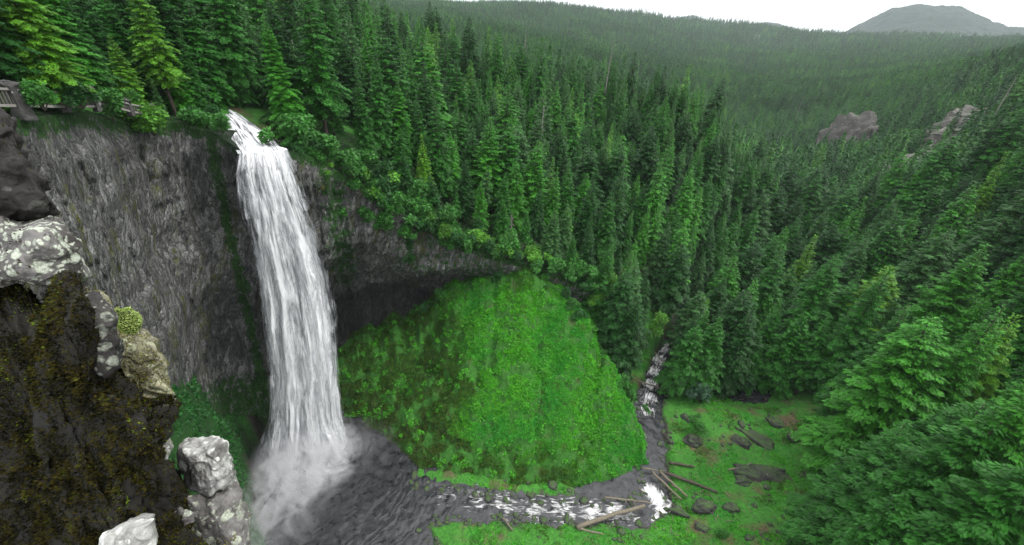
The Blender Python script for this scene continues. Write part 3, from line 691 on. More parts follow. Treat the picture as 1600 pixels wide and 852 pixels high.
def scatter(r0, r1, spacing, thmin, thmax, hmin, hmax, tries):
    cell = {}
    g = np.random.default_rng(int(r0))
    R_ = np.sqrt(g.uniform(r0*r0, r1*r1, tries)); T_ = np.radians(g.uniform(thmin, thmax, tries))
    xs, ys = np.sin(T_)*R_, np.cos(T_)*R_
    out = []
    for x, y in zip(xs, ys):
        c = (int(x//spacing), int(y//spacing)); ok = True
        for a in (-1, 0, 1):
            for b in (-1, 0, 1):
                for q in cell.get((c[0]+a, c[1]+b), ()):
                    if (q[0]-x)**2+(q[1]-y)**2 < spacing*spacing: ok = False
        if not ok: continue
        if r0 < 320:
            if not open_ground(x, y): continue
            if min(np.hypot(STREAM[:, 0]-x, STREAM[:, 1]-y)) < 3.2: continue
        if any((p[0]-x)**2+(p[1]-y)**2 < (w*.55)**2 for p, w in rock_spots): continue
        # keep the near side of bare rocks open so that they show
        if any(abs(math.atan2(x, y)-math.atan2(p[0], p[1])) < w*.55/math.hypot(p[0], p[1]) and 0 < math.hypot(p[0], p[1])-math.hypot(x, y) < w*1.1 for p, w in rock_spots): continue
        cell.setdefault(c, []).append((x, y)); out.append((x, y))
    out = np.array(out); z = height(out[:, 0], out[:, 1], top=True)
    h = g.uniform(hmin, hmax, len(out))*(1+.15*g.normal(size=len(out)).clip(-1, 1))
    return [(x, y, zz, hh) for (x, y), zz, hh in zip(out, z, h)]
near = scatter(62, 320, 6.6, -62, 64, 16, 37, 20000)
HERO = [  # px, py of the foot, D, height, kind, shade    placed from the photograph
    (82, 150, 86, 17, 'broad', 4), (275, 180, 114, 25, 'sparse', 4), (212, 178, 106, 13, 'full', 4), (150, 158, 100, 22, 'full', 1), (20, 160, 84, 21, 'full', 0), (120, 150, 96, 20, 'full', 2), (318, 185, 118, 18, 'narrow', 1),
    (176, 184, 98, 10, 'narrow', 3), (258, 196, 111, 9, 'narrow', 3),
    (215, 166, 120, 21, 'full', 1), (243, 172, 122, 25, 'broad', 0), (300, 166, 126, 27, 'full', 0), (292, 180, 117, 14, 'full', 2), (188, 160, 116, 23, 'narrow', 0), (328, 172, 127, 22, 'broad', 1), (130, 156, 102, 17, 'full', 2),
    (962, 588, 117, 35, 'full', 0), (953, 548, 121, 33, 'broad', 0), (925, 502, 124, 31, 'full', 1), (985, 545, 131, 33, 'full', 0), (968, 520, 127, 30, 'sparse', 3), (905, 470, 126, 28, 'full', 0)]
hero = []
for px, py, D, h, kn, sh in HERO:
    p = PD(px, py, D); hero.append((p[0], p[1], p[2], h, kn, sh))
for tx, ty, D, kn, sh in [(1445, 455, 126, 'full', 1), (1535, 440, 119, 'broad', 2), (1395, 395, 152, 'full', 1), (1320, 380, 162, 'broad', 1), (1575, 335, 165, 'full', 2), (1480, 350, 186, 'broad', 3), (1250, 340, 186, 'full', 1), (1195, 340, 190, 'broad', 0), (1150, 400, 176, 'full', 2), (1590, 470, 124, 'full', 2), (1270, 450, 160, 'full', 2), (1420, 330, 215, 'full', 1), (1530, 290, 225, 'broad', 2)]:
    p = PD(tx, ty, D); z = float(height(p[:1], p[1:2])[0]); h = min(max(p[2]-z, 24), 50); hero.append((p[0], p[1], z, h, kn, sh))
for thd_, D, h, kn, sh in [(56, 84, 47, 'broad', 1), (53, 92, 41, 'full', 1), (59.5, 92, 50, 'broad', 2), (55.5, 103, 45, 'broad', 1), (62, 78, 44, 'full', 1), (57, 115, 46, 'full', 2), (61, 108, 50, 'full', 0), (56, 76, 30, 'broad', 1)]:
    x, y = math.sin(D2(thd_))*D, math.cos(D2(thd_))*D; hero.append((x, y, float(height(np.array([x]), np.array([y]))[0]), h, kn, sh))
near = [t for t in near if min((t[0]-q[0])**2+(t[1]-q[1])**2 for q in hero) > 16]
allt = []
g = np.random.default_rng(5)
SHADES = [(.009, .058, .006), (.018, .106, .008), (.034, .170, .011), (.030, .100, .021), (.066, .195, .010)]
for x, y, z, h in near:
    th_ = math.degrees(math.atan2(x, y)); r = math.hypot(x, y)
    kn = g.choice(list(KINDS), p=[.40, .28, .20, .12] if th_ < 26 else [.42, .34, .16, .08]); sh = int(g.choice(5, p=[.30, .34, .20, .12, .04]))
    if th_ < 26 and r-rimD(math.radians(th_)) < 14 and th_ < 16: h *= g.uniform(.35, .8)
    if th_ > 26: h *= 1.08
    allt.append((x, y, z, h, kn, sh))
allt += hero
# which trees show largest: coarse visibility in the photograph's frame
cov = np.zeros((171, 320), bool)
def fill_poly(mask, poly):
    yy, xx = np.mgrid[0:171, 0:320]; xx = xx*5+2.5; yy = yy*5+2.5; ins = np.zeros(mask.shape, bool)
    n = len(poly)
    for i in range(n):
        (x0, y0), (x1, y1) = poly[i], poly[(i+1) % n]
        if y0 == y1: continue
        c = ((y0 > yy) != (y1 > yy)) & (xx < (x1-x0)*(yy-y0)/(y1-y0)+x0); ins ^= c
    return ins
cov |= fill_poly(cov, [(0, 165), (45, 260), (130, 430), (215, 500), (270, 640), (355, 690), (382, 852), (0, 852)])
score = []
for idx in sorted(range(len(allt)), key=lambda i: allt[i][0]**2+allt[i][1]**2):
    x, y, z, h, kn, sh = allt[idx]; a = proj((x, y, z+h*.08)); b = proj((x, y, z+h))
    if a[2] < 5: continue
    wpx = KINDS[kn][1]/KINDS[kn][0]*h*F/a[2]
    m = fill_poly(cov, [(a[0]-wpx, a[1]), (a[0]+wpx, a[1]), (b[0]+1, b[1]), (b[0]-1, b[1])]) & ~cov
    cov |= m; score.append((int(m.sum()), idx, math.hypot(b[0]-a[0], b[1]-a[1])))
score.sort(reverse=True)
NIND = 292
chosen = {i: hp for s, i, hp in score[:NIND] if s > 0}
for i in range(len(allt)-len(hero), len(allt)): chosen.setdefault(i, 200)
gg = np.random.default_rng(77)
individual = []
for i, hp in chosen.items():
    x, y, z, h, kn, sh = allt[i]; v = int(gg.integers(2)); lod = 0 if hp > 190 else 1
    root = bpy.data.objects.new('conifer_tree', None); COL.objects.link(root); root.location = (x, y, z-.3); root.empty_display_size = .5
    s = h/KINDS[kn][0]; w = s*gg.uniform(.85, 1.38); root.scale = (w, w, s); root.rotation_euler = (gg.normal()*.03, gg.normal()*.03, gg.uniform(0, 6.28))
    c = link('crown', crown_mesh[kn, lod, v], root); k = SHADES[sh]; j = gg.uniform(.88, 1.14); c.color = (k[0]*j, k[1]*j, k[2]*j, 1)
    link('trunk', trunk_mesh[kn, v], root)
    individual.append((root, x, y, z, h, kn, sh))
# the rest of the wood, one mass
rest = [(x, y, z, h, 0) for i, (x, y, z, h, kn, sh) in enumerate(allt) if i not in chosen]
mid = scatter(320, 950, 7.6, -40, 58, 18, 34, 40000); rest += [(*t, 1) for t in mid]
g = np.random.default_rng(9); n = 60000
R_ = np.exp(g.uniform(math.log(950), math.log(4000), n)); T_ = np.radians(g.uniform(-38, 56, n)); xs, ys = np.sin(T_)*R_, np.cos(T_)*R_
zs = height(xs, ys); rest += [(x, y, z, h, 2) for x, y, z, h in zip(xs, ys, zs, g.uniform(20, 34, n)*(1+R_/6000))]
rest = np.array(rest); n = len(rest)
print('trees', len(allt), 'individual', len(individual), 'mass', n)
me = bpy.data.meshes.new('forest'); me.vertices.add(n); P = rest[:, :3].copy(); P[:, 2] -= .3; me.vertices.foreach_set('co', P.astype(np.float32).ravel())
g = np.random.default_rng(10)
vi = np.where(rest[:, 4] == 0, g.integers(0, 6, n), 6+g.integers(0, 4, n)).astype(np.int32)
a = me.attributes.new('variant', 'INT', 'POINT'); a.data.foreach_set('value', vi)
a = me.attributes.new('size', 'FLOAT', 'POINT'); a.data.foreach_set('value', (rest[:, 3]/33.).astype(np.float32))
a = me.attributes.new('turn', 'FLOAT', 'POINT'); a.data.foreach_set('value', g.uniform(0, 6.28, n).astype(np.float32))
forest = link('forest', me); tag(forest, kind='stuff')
ng = bpy.data.node_groups.new('forest_scatter', 'GeometryNodeTree')
ng.interface.new_socket('Geometry', in_out='INPUT', socket_type='NodeSocketGeometry'); ng.interface.new_socket('Geometry', in_out='OUTPUT', socket_type='NodeSocketGeometry')
A = ng.nodes.new; gi, go = A('NodeGroupInput'), A('NodeGroupOutput'); ci = A('GeometryNodeCollectionInfo'); ip = A('GeometryNodeInstanceOnPoints')
ci.inputs['Collection'].default_value = LIB; ci.inputs['Separate Children'].default_value = True; ci.inputs['Reset Children'].default_value = True
def na(nm, ty):
    q = A('GeometryNodeInputNamedAttribute'); q.data_type = ty; q.inputs['Name'].default_value = nm; return q.outputs['Attribute']
L_ = ng.links.new
cx = A('ShaderNodeCombineXYZ'); L_(na('turn', 'FLOAT'), cx.inputs[2])
L_(gi.outputs[0], ip.inputs['Points']); L_(ci.outputs[0], ip.inputs['Instance']); ip.inputs['Pick Instance'].default_value = True
L_(na('variant', 'INT'), ip.inputs['Instance Index']); L_(cx.outputs[0], ip.inputs['Rotation']); L_(na('size', 'FLOAT'), ip.inputs['Scale']); L_(ip.outputs[0], go.inputs[0])
md = forest.modifiers.new('scatter', 'NODES'); md.node_group = ng

# ------------------------------------------------------------------ labels of the trees
SHADE_W = ['dark green', 'mid green', 'bright green', 'grey green', 'yellow green']
KIND_W = {'full': 'fir', 'broad': 'wide crowned fir', 'narrow': 'slim pointed fir', 'sparse': 'bare stemmed fir'}
def zone(x, y, z):
    t_ = math.degrees(math.atan2(x, y)); r = math.hypot(x, y); dr = r-float(rimD(math.radians(t_)))
    if t_ < -31:
        if dr < 22: return 'by the railing on the cliff', 'trees by the railing on the cliff'
        return ('behind the railing wood', 'trees in the wood behind the railing') if t_ < -40 else ('where the stream leaves the wood', 'trees where the stream leaves the wood')
    if t_ < 16:
        part = ['beside the fall', 'above the cavern', 'above the green slope'][0 if t_ < -20 else 1 if t_ < -6 else 2]
        if dr < 16: return 'on the gorge rim '+part, 'trees on the gorge rim '+part
        if dr < 55: return 'on the hillside '+part, 'trees on the hillside '+part
        return 'high up the hill '+part, 'trees high up the hill '+part
    if t_ < 27:
        if r < 190: return 'at the dark creek gorge', 'trees at the dark creek gorge'
        return 'on the spur beyond the creek gorge', 'trees on the spur beyond the creek gorge'
    if r < 118: return 'tall beside the clearing', 'tall trees beside the clearing'
    if t_ < 40:
        if r < 185: return 'at the far edge of the clearing', 'trees at the far edge of the clearing'
        return 'in the valley behind the clearing', 'trees in the valley behind the clearing'
    if r < 165: return 'on the slope just behind the clearing', 'trees on the slope just behind the clearing'
    if r < 230: return 'halfway up the slope opposite the hill', 'trees halfway up the slope opposite the hill'
    return 'on the slope below the bare crags', 'trees on the slope below the bare crags'
buckets = {}
for root, x, y, z, h, kn, sh in individual:
    zt, grp = zone(x, y, z); root['category'] = 'tree'; root['group'] = grp
    buckets.setdefault((SHADE_W[sh]+' '+KIND_W[kn], zt), []).append((proj((x, y, z+h))[0], h, math.hypot(x, y), root))
for (look, zt), l in buckets.items():
    l.sort(key=lambda q: q[0]); n = len(l)
    names = {1: [''], 2: [', left of two', ', right of two'], 3: [', leftmost of three', ', middle of three', ', rightmost of three']}.get(n)
    if n == 2: names = [', left one', ', right one']
    if n == 3: names = [', leftmost', ', middle one', ', rightmost']
    if names is None:
        names = [', one of several']*n; names[0] = ', leftmost such'; names[-1] = ', rightmost such'
        inner = list(range(1, n-1))
        k = max(inner, key=lambda i: l[i][1]); names[k] = ', tallest such'; inner.remove(k)
        if inner: k = min(inner, key=lambda i: l[i][1]); names[k] = ', shortest such'; inner.remove(k)
        if inner: k = min(inner, key=lambda i: l[i][2]); names[k] = ', foremost such'; inner.remove(k)
        if inner: k = max(inner, key=lambda i: l[i][2]); names[k] = ', hindmost such'; inner.remove(k)
    for (_, _, _, root), nm in zip(l, names): root['label'] = look+' '+zt+nm

# ------------------------------------------------------------------ dead trees
def snag(px, py, D, H, rad, label, lean=0., live=False):
    top = PD(px, py, D)
    root = link('dead_tree', None, None, (top[0], top[1], top[2]-H)); tag(root, label, 'dead tree', 'dead trees standing in the forest')
    g = np.random.default_rng(int(px*7+py)); n = 8; z = np.linspace(-1.5, H, n); w_ = np.cumsum(g.normal(size=(n, 2))*.08, 0)+np.outer(z/H*lean*H, [1, 0]); w_ -= w_[-1]
    mb = MB(); mb.tube(np.c_[w_, z], rad*(1-np.clip(z/H, 0, 1))**.7+.05, 8, .2, int(px)); o = link('trunk', mb.mesh('snag_trunk', M_snag), root)
    mb = MB()
    for k in range(26):
        f = g.uniform(.35, .97); c = np.array([np.interp(f*H, z, w_[:, 0]), np.interp(f*H, z, w_[:, 1]), f*H]); ph = g.uniform(0, 6.28); L = g.uniform(.6, 2.6)*(1.15-f)+.3
        d = np.array([math.cos(ph), math.sin(ph), g.uniform(-.5, .2)]); mb.tube([c, c+d*L*.5, c+d*L+np.array([0, 0, -.15*L])], [.07, .05, .015], 4)
    link('branches', mb.mesh('snag_branches', M_snag), root)
for a in [(961, 52, 268, 29, .26, 'tall bare silver snag on the skyline of the hill, leaning slightly'), 
          (822, 44, 282, 20, .2, 'bare pale pole rising from the misty back of the hill'),
          (624, 148, 168, 17, .42, 'grey broken trunk halfway up the hill above the waterfall'),
          (456, 62, 150, 31, .5, 'tall grey half dead trunk above the stream bend'), (850, 165, 205, 19, .45, 'pale bare trunk below the rocky knob of the hill'),
          (1256, 150, 700, 30, .3, 'leaning grey snag in the far valley wood'), (1588, 122, 420, 20, .3, 'bare grey snag high on the slope near the crags'),
          (872, 280, 150, 17, .34, 'leaning bare trunk above the green slope, taller of a pair'), (846, 300, 146, 14, .30, 'bare trunk above the green slope, shorter of a pair'),
          (1004, 462, 138, 17, .42, 'dead brown trunk leaning over the creek gorge'), (800, 335, 128, 9, .22, 'small bare white stick on the cliff edge above the green slope')]:
    snag(*a)

# ------------------------------------------------------------------ shrubs
def shrub_mesh(seed, n, R, Hh, leaf):
    g = np.random.default_rng(seed); k = 9
    cs = np.c_[g.normal(size=(k, 2))*R*.5, g.uniform(.25, 1., k)*Hh]; rs = g.uniform(.35, .6, k)*R
    i = g.integers(k, size=n); d = g.normal(size=(n, 3)); d /= np.linalg.norm(d, axis=1, keepdims=True)
    P = cs[i]+d*(rs[i]*g.uniform(.55, 1.1, n))[:, None]; P[:, 2] = np.maximum(P[:, 2], -.1*Hh)
    V, Fc, _ = kites(P, d*.6+np.array([0, 0, .6]), leaf, .6, seed, None, .6)
    mb = MB()
    for c in cs: mb.tube([(0, 0, -.4), c*.5+np.array([0, 0, -.1]), c], [.09, .06, .02], 5)
    return mesh_np('shrub_foliage', V, Fc, [M_bush], False), mb.mesh('shrub_stems', M_bark)
SHR = [shrub_mesh(s, 1500, 1.6, 2.3, .40) for s in (1, 2, 3)]
def shrub(px, py, D, s, col, label, group, k=0, cat='shrub'):
    p = PD(px, py, D); r = link('shrub', None, None, p); r.scale = (s, s, s*random.uniform(.8, 1.15)); r.rotation_euler = (0, 0, random.uniform(0, 6.28))
    f_ = link('foliage', SHR[k % 3][0], r); f_.color = (*col, 1); link('stems', SHR[k % 3][1], r); tag(r, label, cat, group)
GL, GM, GD = (.07, .21, .02), (.035, .14, .02), (.018, .08, .015)
for k, (px, py, D, s, c, lb) in enumerate([
    (28, 178, 79, 1.1, GL, 'bright green shrub at the foot of the big stone pillar'), (100, 160, 85, 1.2, GM, 'green shrub spilling over the railing'), (120, 172, 87, 1.0, GM, 'low green shrub below the middle of the railing'),
    (240, 207, 103, 2.0, GL, 'bright green bush hanging over the cliff edge'), (282, 262, 111, 1.0, GM, 'small green bush clinging to the bare cliff face'), 
    (318, 200, 108, 1.5, GM, 'bush on the cliff corner overhanging the moss streak'), (348, 205, 103, 1.1, GM, 'low bush at the very corner of the cliff by the fall'), (300, 195, 111, 1.4, GD, 'dark low bush under the tall fir on the cliff'),
    (200, 190, 108, 1.0, GM, 'small bush on the cliff edge under the young fir'), (68, 168, 77, .95, GM, 'shrub covering the railing beside the big stone pillar'), (128, 166, 84, .9, GD, 'dark shrub before the railing between two pillars'),
    (180, 172, 92, 1.0, GM, 'shrub hiding the railing near its far end'), (346, 196, 105.5, .8, GM, 'small shrub at the edge of the stream above the fall'), (338, 182, 113, .9, GD, 'dark shrub at the edge of the stream farther up')]):
    shrub(px, py, D, s, c, lb, 'shrubs on the cliff top', k)
# along the gorge rim and over its edge
g = np.random.default_rng(21)
rimx = [(462, 232, 103), (490, 252, 105), (515, 262, 106), (540, 275, 107), (560, 292, 108), (580, 305, 109), (600, 316, 110), (622, 330, 111), (645, 346, 112.5), (668, 356, 114), (690, 370, 115), (712, 380, 116.5), (735, 388, 117), (760, 394, 118), (785, 400, 118.5),
        (810, 408, 119), (838, 416, 119.5), (865, 424, 120), (890, 434, 120.5), (915, 446, 121.5), (940, 462, 123), (960, 486, 126)]
nb = 0
for k, (px, py, D) in enumerate(rimx):
    for q in range(3):
        s = g.uniform(.9, 2.1); x_ = px+g.uniform(-12, 12); y_ = py-4+(q-1)*8+g.uniform(-4, 6); c = [GL, GM, GM, GD][int(g.integers(4))]
        shrub(x_, y_, D+1.2-(q-1)*1.6, s, tuple(np.array(c)*g.uniform(.8, 1.2)), 'tmp', 'shrubs along the gorge rim', int(g.integers(3))); nb += 1
# up the bank of the stream and around the green slope
for px, py, D, s in [(452, 208, 108, 1.2), (470, 230, 104.5, 1.2), (540, 340, 108, 1.6), (600, 360, 110, 1.9), (632, 372, 112, 1.5), (575, 345, 109, 1.3), (700, 352, 120, 1.8), (655, 318, 118, 2.0), (560, 268, 113, 2.0), (505, 240, 110, 2.0)]:
    shrub(px, py, D, s, GM, 'tmp', 'shrubs along the gorge rim', int(g.integers(3)))
for px, py, D, s, c in [(850, 490, 113.5, 1.3, GL), (866, 505, 112.5, 1.5, GL), (882, 522, 111.5, 1.5, GL), (897, 540, 110.5, 1.6, GL), (912, 556, 109, 1.6, GL), (928, 572, 107.5, 1.5, GL), (944, 588, 106.5, 1.4, GM), (958, 604, 105, 1.3, GM), (905, 548, 112, 1.7, GM), (935, 560, 112, 1.9, GM), (955, 580, 112, 1.9, GM), (970, 600, 110, 1.7, GM), (985, 622, 108, 1.5, GM), (1030, 500, 140, 1.6, GL), (1020, 520, 138, 1.7, GL)]:
    shrub(px, py+6, D, s, c, 'tmp', 'shrubs on the shoulder of the green slope', int(g.integers(3)))
g = np.random.default_rng(33)
for px, py, D in [(690, 462, 120), (712, 452, 120), (735, 445, 120), (756, 440, 119.5), (778, 437, 119.5), (800, 434, 119), (822, 433, 118.5), (842, 437, 118), (862, 446, 117), (880, 460, 116), (895, 476, 114.5), (906, 492, 113), (660, 478, 121), (918, 512, 112)]:
    shrub(px+g.uniform(-6, 6), py+g.uniform(4, 9), D, g.uniform(.7, 1.35), tuple(np.array([GM, GD][int(g.integers(2))])*g.uniform(.8, 1.2)), 'tmp', 'shrubs on the shoulder of the green slope', int(g.integers(3)))
# a label for each of those by its neighbours
for grp, head in (('shrubs along the gorge rim', 'shrub on the gorge rim'), ('shrubs on the shoulder of the green slope', 'shrub of the green slope')):
    l = sorted([o for o in COL.objects if o.get('group') == grp and o.get('label') == 'tmp'], key=lambda o: proj(o.location)[0])
    marks = [(480, 'touching the top of the fall'), (520, 'a few steps from the fall'), (560, 'over the grey bare wall'), (600, 'over the mossy wall'), (640, 'over the start of the cavern'), (690, 'over the middle of the cavern'), (740, 'over the end of the cavern'),
             (790, 'before the tip of the green slope'), (840, 'at the tip of the green slope'), (890, 'past the tip of the green slope'), (2000, 'down towards the creek')] if 'rim' in grp else [(700, 'at the cavern end of its crest'), (745, 'on its crest by the cavern'), (790, 'on its crest close to the tip'), (830, 'right on the tip'), (870, 'just past the tip'), (890, 'below the tip'), (915, 'at mid height'), (950, 'low down'), (990, 'near the creek'), (2000, 'beyond the creek bend')]
    bk = {}
    for o in l:
        px = proj(o.location)[0]; bk.setdefault(next(t for m, t in marks if px < m), []).append(o)
    for t, os_ in bk.items():
        n = len(os_); by = sorted(os_, key=lambda o: proj(o.location)[1]); big = max(os_, key=lambda o: o.scale[0]); seen = {}
        for o in os_:
            if n == 1: w_ = ''
            elif o is by[0]: w_ = ', highest there'
            elif o is by[-1]: w_ = ', lowest there'
            elif o is big: w_ = ', largest there'
            elif o is os_[0]: w_ = ', leftmost there'
            elif o is os_[-1]: w_ = ', rightmost there'
            else: w_ = ', in the middle there'
            o['label'] = head+' '+t+w_
# low plants in the clearing
for k, (px, py, s, c, lb) in enumerate([(1230, 838, 1.9, GL, 'bright green bush at the near edge of the clearing'), (1095, 625, 2.4, (.04, .10, .05), 'grey green young tree at the creek bend'), (1090, 668, 1.4, GM, 'green bush on the bank below the young tree'),
                                     (1125, 840, 1.0, GM, 'small bush beside the dark log at the bottom of the clearing'), (1300, 620, 1.8, GM, 'green bush where the clearing meets the wood'), (1010, 642, .7, GM, 'tiny bush on the rock beside the creek')]):
    p = PZ(px, py, 3.0); shrub(px, py, math.hypot(p[0], p[1]), s, c, lb, 'bushes in the clearing', k)

# ------------------------------------------------------------------ boulders and crags
def ico(sub):
    import bmesh
    bm = bmesh.new(); bmesh.ops.create_icosphere(bm, subdivisions=sub, radius=1.); V = np.array([v.co[:] for v in bm.verts]); Fc = np.array([[v.index for v in f.verts] for f in bm.faces]); bm.free(); return V, Fc
ICO4, ICO5 = ico(4), ico(5)
def boulder_mesh(seed, dims, mat, rough=.16, cuts=11, big=False):
    g = np.random.default_rng(seed); V, Fc = ICO5 if big else ICO4; V = V.copy()
    for k in range(cuts):
        n = g.normal(size=3); n /= np.linalg.norm(n); d = g.uniform(.52, .86); s = V@n; V = V-np.where(s > d, s-d, 0)[:, None]*n
    st = fbm(V*np.array([1.3, 1.3, 2.6])+seed, 4)*3.; st = (np.floor(st)+sstep(.3, .7, st-np.floor(st)))/3.
    V = V*(1+rough*fbm(V*1.7+seed, 5)[:, None]+.9*rough*st[:, None]+.09*(1-2*np.abs(fbm(V*3.3+seed, 4)))[:, None]+.06*fbm(V*8+seed, 3)[:, None]); V = V*np.asarray(dims)
    return mesh_np('boulder', V, Fc, [mat], True)
M_wetrock = rock_mat('dark_wet_rock', (.055, .053, .05), (.13, .13, .11), .15, .16, (.02, .02, .02), 1.2, ((.02, .05, .006), (.05, .13, .012)))
M_crag = rock_mat('crag_rock', (.13, .122, .11), (.20, .20, .17), .3, .10, (.025, .024, .022), .5, ((.03, .05, .012), (.06, .10, .02)))
def boulder(px, py, dims, seed, label, mat=None, sink=.35):
    p = PZ(px, py, 2.5); z = float(height(p[:1], p[1:2])[0]); p = PZ(px, py, z)
    dims = (dims[0]*1.25, dims[1]*1.25, dims[2]*1.2)
    o = link('boulder', boulder_mesh(seed, dims, mat or M_wetrock, .22), None, (p[0], p[1], z+dims[2]*(1-sink)-dims[2]*.6)); o.rotation_euler = (0, 0, .5*math.sin(seed*2.3)-.35); tag(o, label, 'boulder', 'dark boulders around the clearing')
for k, a in enumerate([(1185, 690, (5.4, 2.2, 1.6), 'large brown boulder in the upper clearing'), (1240, 684, (1.6, 1.3, .9), 'small dark boulder beside the large brown one'), (1195, 742, (5.8, 2.6, 1.9), 'large black furrowed boulder in the middle of the clearing'),
                     (1155, 690, (2., 1.8, 1.3), 'black knob at the creek end of the large brown boulder'), (1160, 752, (2.2, 1.6, 1.0), 'black boulder at the creek end of the furrowed one'), (1082, 690, (2.9, 2.2, 1.6), 'dark overhung mossy rock on the creek bank'),
                     (1072, 655, (1.6, 1.4, 1.2), 'dark rock on the creek bank below the young tree'), (1100, 792, (3.4, 2.2, 1.6), 'shadowed mossy rock above the white cascade'), (1060, 800, (1.9, 1.6, 1.4), 'wet rock touching the white cascade'),
                     (1145, 795, (1.7, 1.3, .9), 'brown rock among dead sticks in the clearing'), (1025, 742, (1.2, 1., .8), 'small rock under the logs across the creek'), (998, 778, (2.6, 1.9, 1.1), 'grey slab between the two white cascades'),
                     (990, 815, (1.9, 1.4, .7), 'low wet slab under the pale log'), (1262, 740, (1.2, 1., .6), 'small dark stone at the end of the furrowed boulder'), (1000, 610, (1.3, 1.1, .9), 'dark rock at the upper rapids'), (1100, 828, (1.5, 1.2, .8), 'pale brown rock near the lowest log'),
                     (1215, 660, (2.6, 1.8, .8), 'flat grey rock at the top of the clearing')]):
    boulder(a[0], a[1], a[2], 40+k, a[3])
CR = ['rounded grey crag with a dark hollow in the far valley slope', 'long bare rock ramp on the valley slope, lower half', 'long bare rock ramp on the valley slope, upper half', 'small bare crag at the top of the rock ramp', 'pale rocky knob near the top of the hill',
      'small grey crag in the trees of the hill', 'grey outcrop with moss in the dark creek gorge', 'grey crag under the skyline firs', 'small brown outcrop beside the rocky knob']
for k, (px, py, D, w_, h_) in enumerate(ROCKS_PX):
    p = PD(px, py, D); z = float(height(p[:1], p[1:2])[0])
    if k in (1, 2):                            # the bare ramp: two long slabs lying up the slope
        a, b = [(PD(1368, 290, 425), PD(1442, 240, 492)), (PD(1436, 246, 486), PD(1514, 190, 566))][k-1]
        o = link('crag', boulder_mesh(70+k, (np.linalg.norm(b-a)*.78, 18., 16.), M_crag, .17, 22, True), None, (a+b)/2-np.array([0, 0, 5.]))
        d = (b-a)/np.linalg.norm(b-a); n = np.cross([0, 0, 1], d); n /= np.linalg.norm(n)
        o.rotation_euler = Matrix((d, n, np.cross(d, n))).transposed().to_euler()
    else:
        o = link('crag', boulder_mesh(70+k, (w_*.9, w_*.6, h_*1.15), M_crag, .20, 20, True), None, (p[0], p[1], min(p[2]-h_*.1, z+h_*.25))); o.rotation_euler = (.2, .05, k*1.1)
    tag(o, CR[k], 'rock', 'bare crags in the forest')

# ------------------------------------------------------------------ logs
def log(p0, p1, rad, label, mat=M_log, z0=.9, z1=.9, seed=1):
    a = PZ(*p0, z0); b = PZ(*p1, z1); m = (a+b)/2; n = 8; g = np.random.default_rng(seed)
    t = np.linspace(0, 1, n)[:, None]; P = a+(b-a)*t+np.c_[g.normal(size=(n, 2))*.08, g.normal(size=n)*.05]-m
    mb = MB(); mb.tube(P, np.linspace(rad, rad*.65, n), 9, .18, seed); r = link('log', mb.mesh('log_stem', mat), None, m)
    mb = MB()
    for k in range(5):
        q = P[int(g.integers(1, n-1))]; d = g.normal(size=3); d[2] = abs(d[2]); d /= np.linalg.norm(d); mb.tube([q, q+d*rad*2.8], [rad*.25, rad*.1], 5)
    link('branch_stub', mb.mesh('log_stubs', mat), r); tag(r, label, 'log', 'fallen logs along the creek')
for k, a in enumerate([((900, 823), (1008, 790), .62, 'thick pale log spanning the creek below the cascade', M_log, .9, 1.6), ((903, 826), (945, 836), .3, 'short dark log under the end of the thick pale one', M_log, .8, 1.2), ((945, 777), (1018, 786), .28, 'thin log reaching from the green slope to the thick pale log', M_log, 1.3, 1.4),
                     ((1019, 738), (1065, 781), .36, 'pale log jammed beside the white cascade, nearer of two', M_log, 1.2, 1.8), ((1032, 738), (1074, 776), .40, 'pale log jammed beside the white cascade, farther of two', M_log, 1.3, 2.2), ((1040, 738), (1122, 770), .45, 'long black log lying from the creek into the clearing', M_darklog, 1.8, 3.),
                     ((992, 594), (1062, 616), .33, 'log bridging the upper rapids', M_log, 1.2, 1.6), ((1012, 540), (1044, 572), .3, 'thin log fallen across the farthest visible rapids', M_log, 1.5, 1.), ((1130, 845), (1205, 853), .42, 'dark log at the bottom edge of the clearing', M_darklog, 3.6, 4.2),
                     ((1138, 735), (1176, 724), .22, 'thin stick leaning on the furrowed boulder', M_log, 3.4, 4.), ((785, 808), (801, 829), .25, 'short pale log on the bank of the pool outlet', M_log, .8, 1.3), ((1045, 722), (1085, 730), .4, 'black log half sunk in the moss of the bank', M_darklog, 1.8, 2.6), ((1005, 732), (1040, 737), .22, 'sticks of driftwood above the white cascade', M_log, .9, .9),
                     ((1255, 600), (1300, 606), .3, 'pale fallen stem under the dark trees', M_log, 6, 8)]):
    log(*a, seed=k+3)

g = np.random.default_rng(61); V0, F0 = ico(2); n0 = len(V0); Vs, Fs = [], []
cand = np.array([PZ(g.uniform(640, 1320), g.uniform(600, 870), 1.) for _ in range(5000)])
wc = wdist(cand[:, 0], cand[:, 1]); keep = ((wc > -1.2) & (wc < 1.6) & (g.random(5000) < .5)) | ((wc > 1.6) & (fbm(cand*.12, 3) > .25) & (g.random(5000) < .16))
cand = cand[keep][:520]; cz = np.maximum(height(cand[:, 0], cand[:, 1]), -.15)
for k, (q, z) in enumerate(zip(cand, cz)):
    r_ = g.uniform(.18, .75)*(1 if g.random() < .9 else 1.7); v = V0*(1+.35*fbm(V0*1.3+k, 2)[:, None]); v = v*np.array([g.uniform(.7, 1.4), g.uniform(.7, 1.4), .6])*r_+np.array([q[0], q[1], z+r_*.1]); Vs.append(v); Fs.append(F0+k*n0)
tag(link('gravel', mesh_np('gravel', np.concatenate(Vs), np.concatenate(Fs), [M_wetrock], True)), kind='stuff')
mb = MB(); k = 0
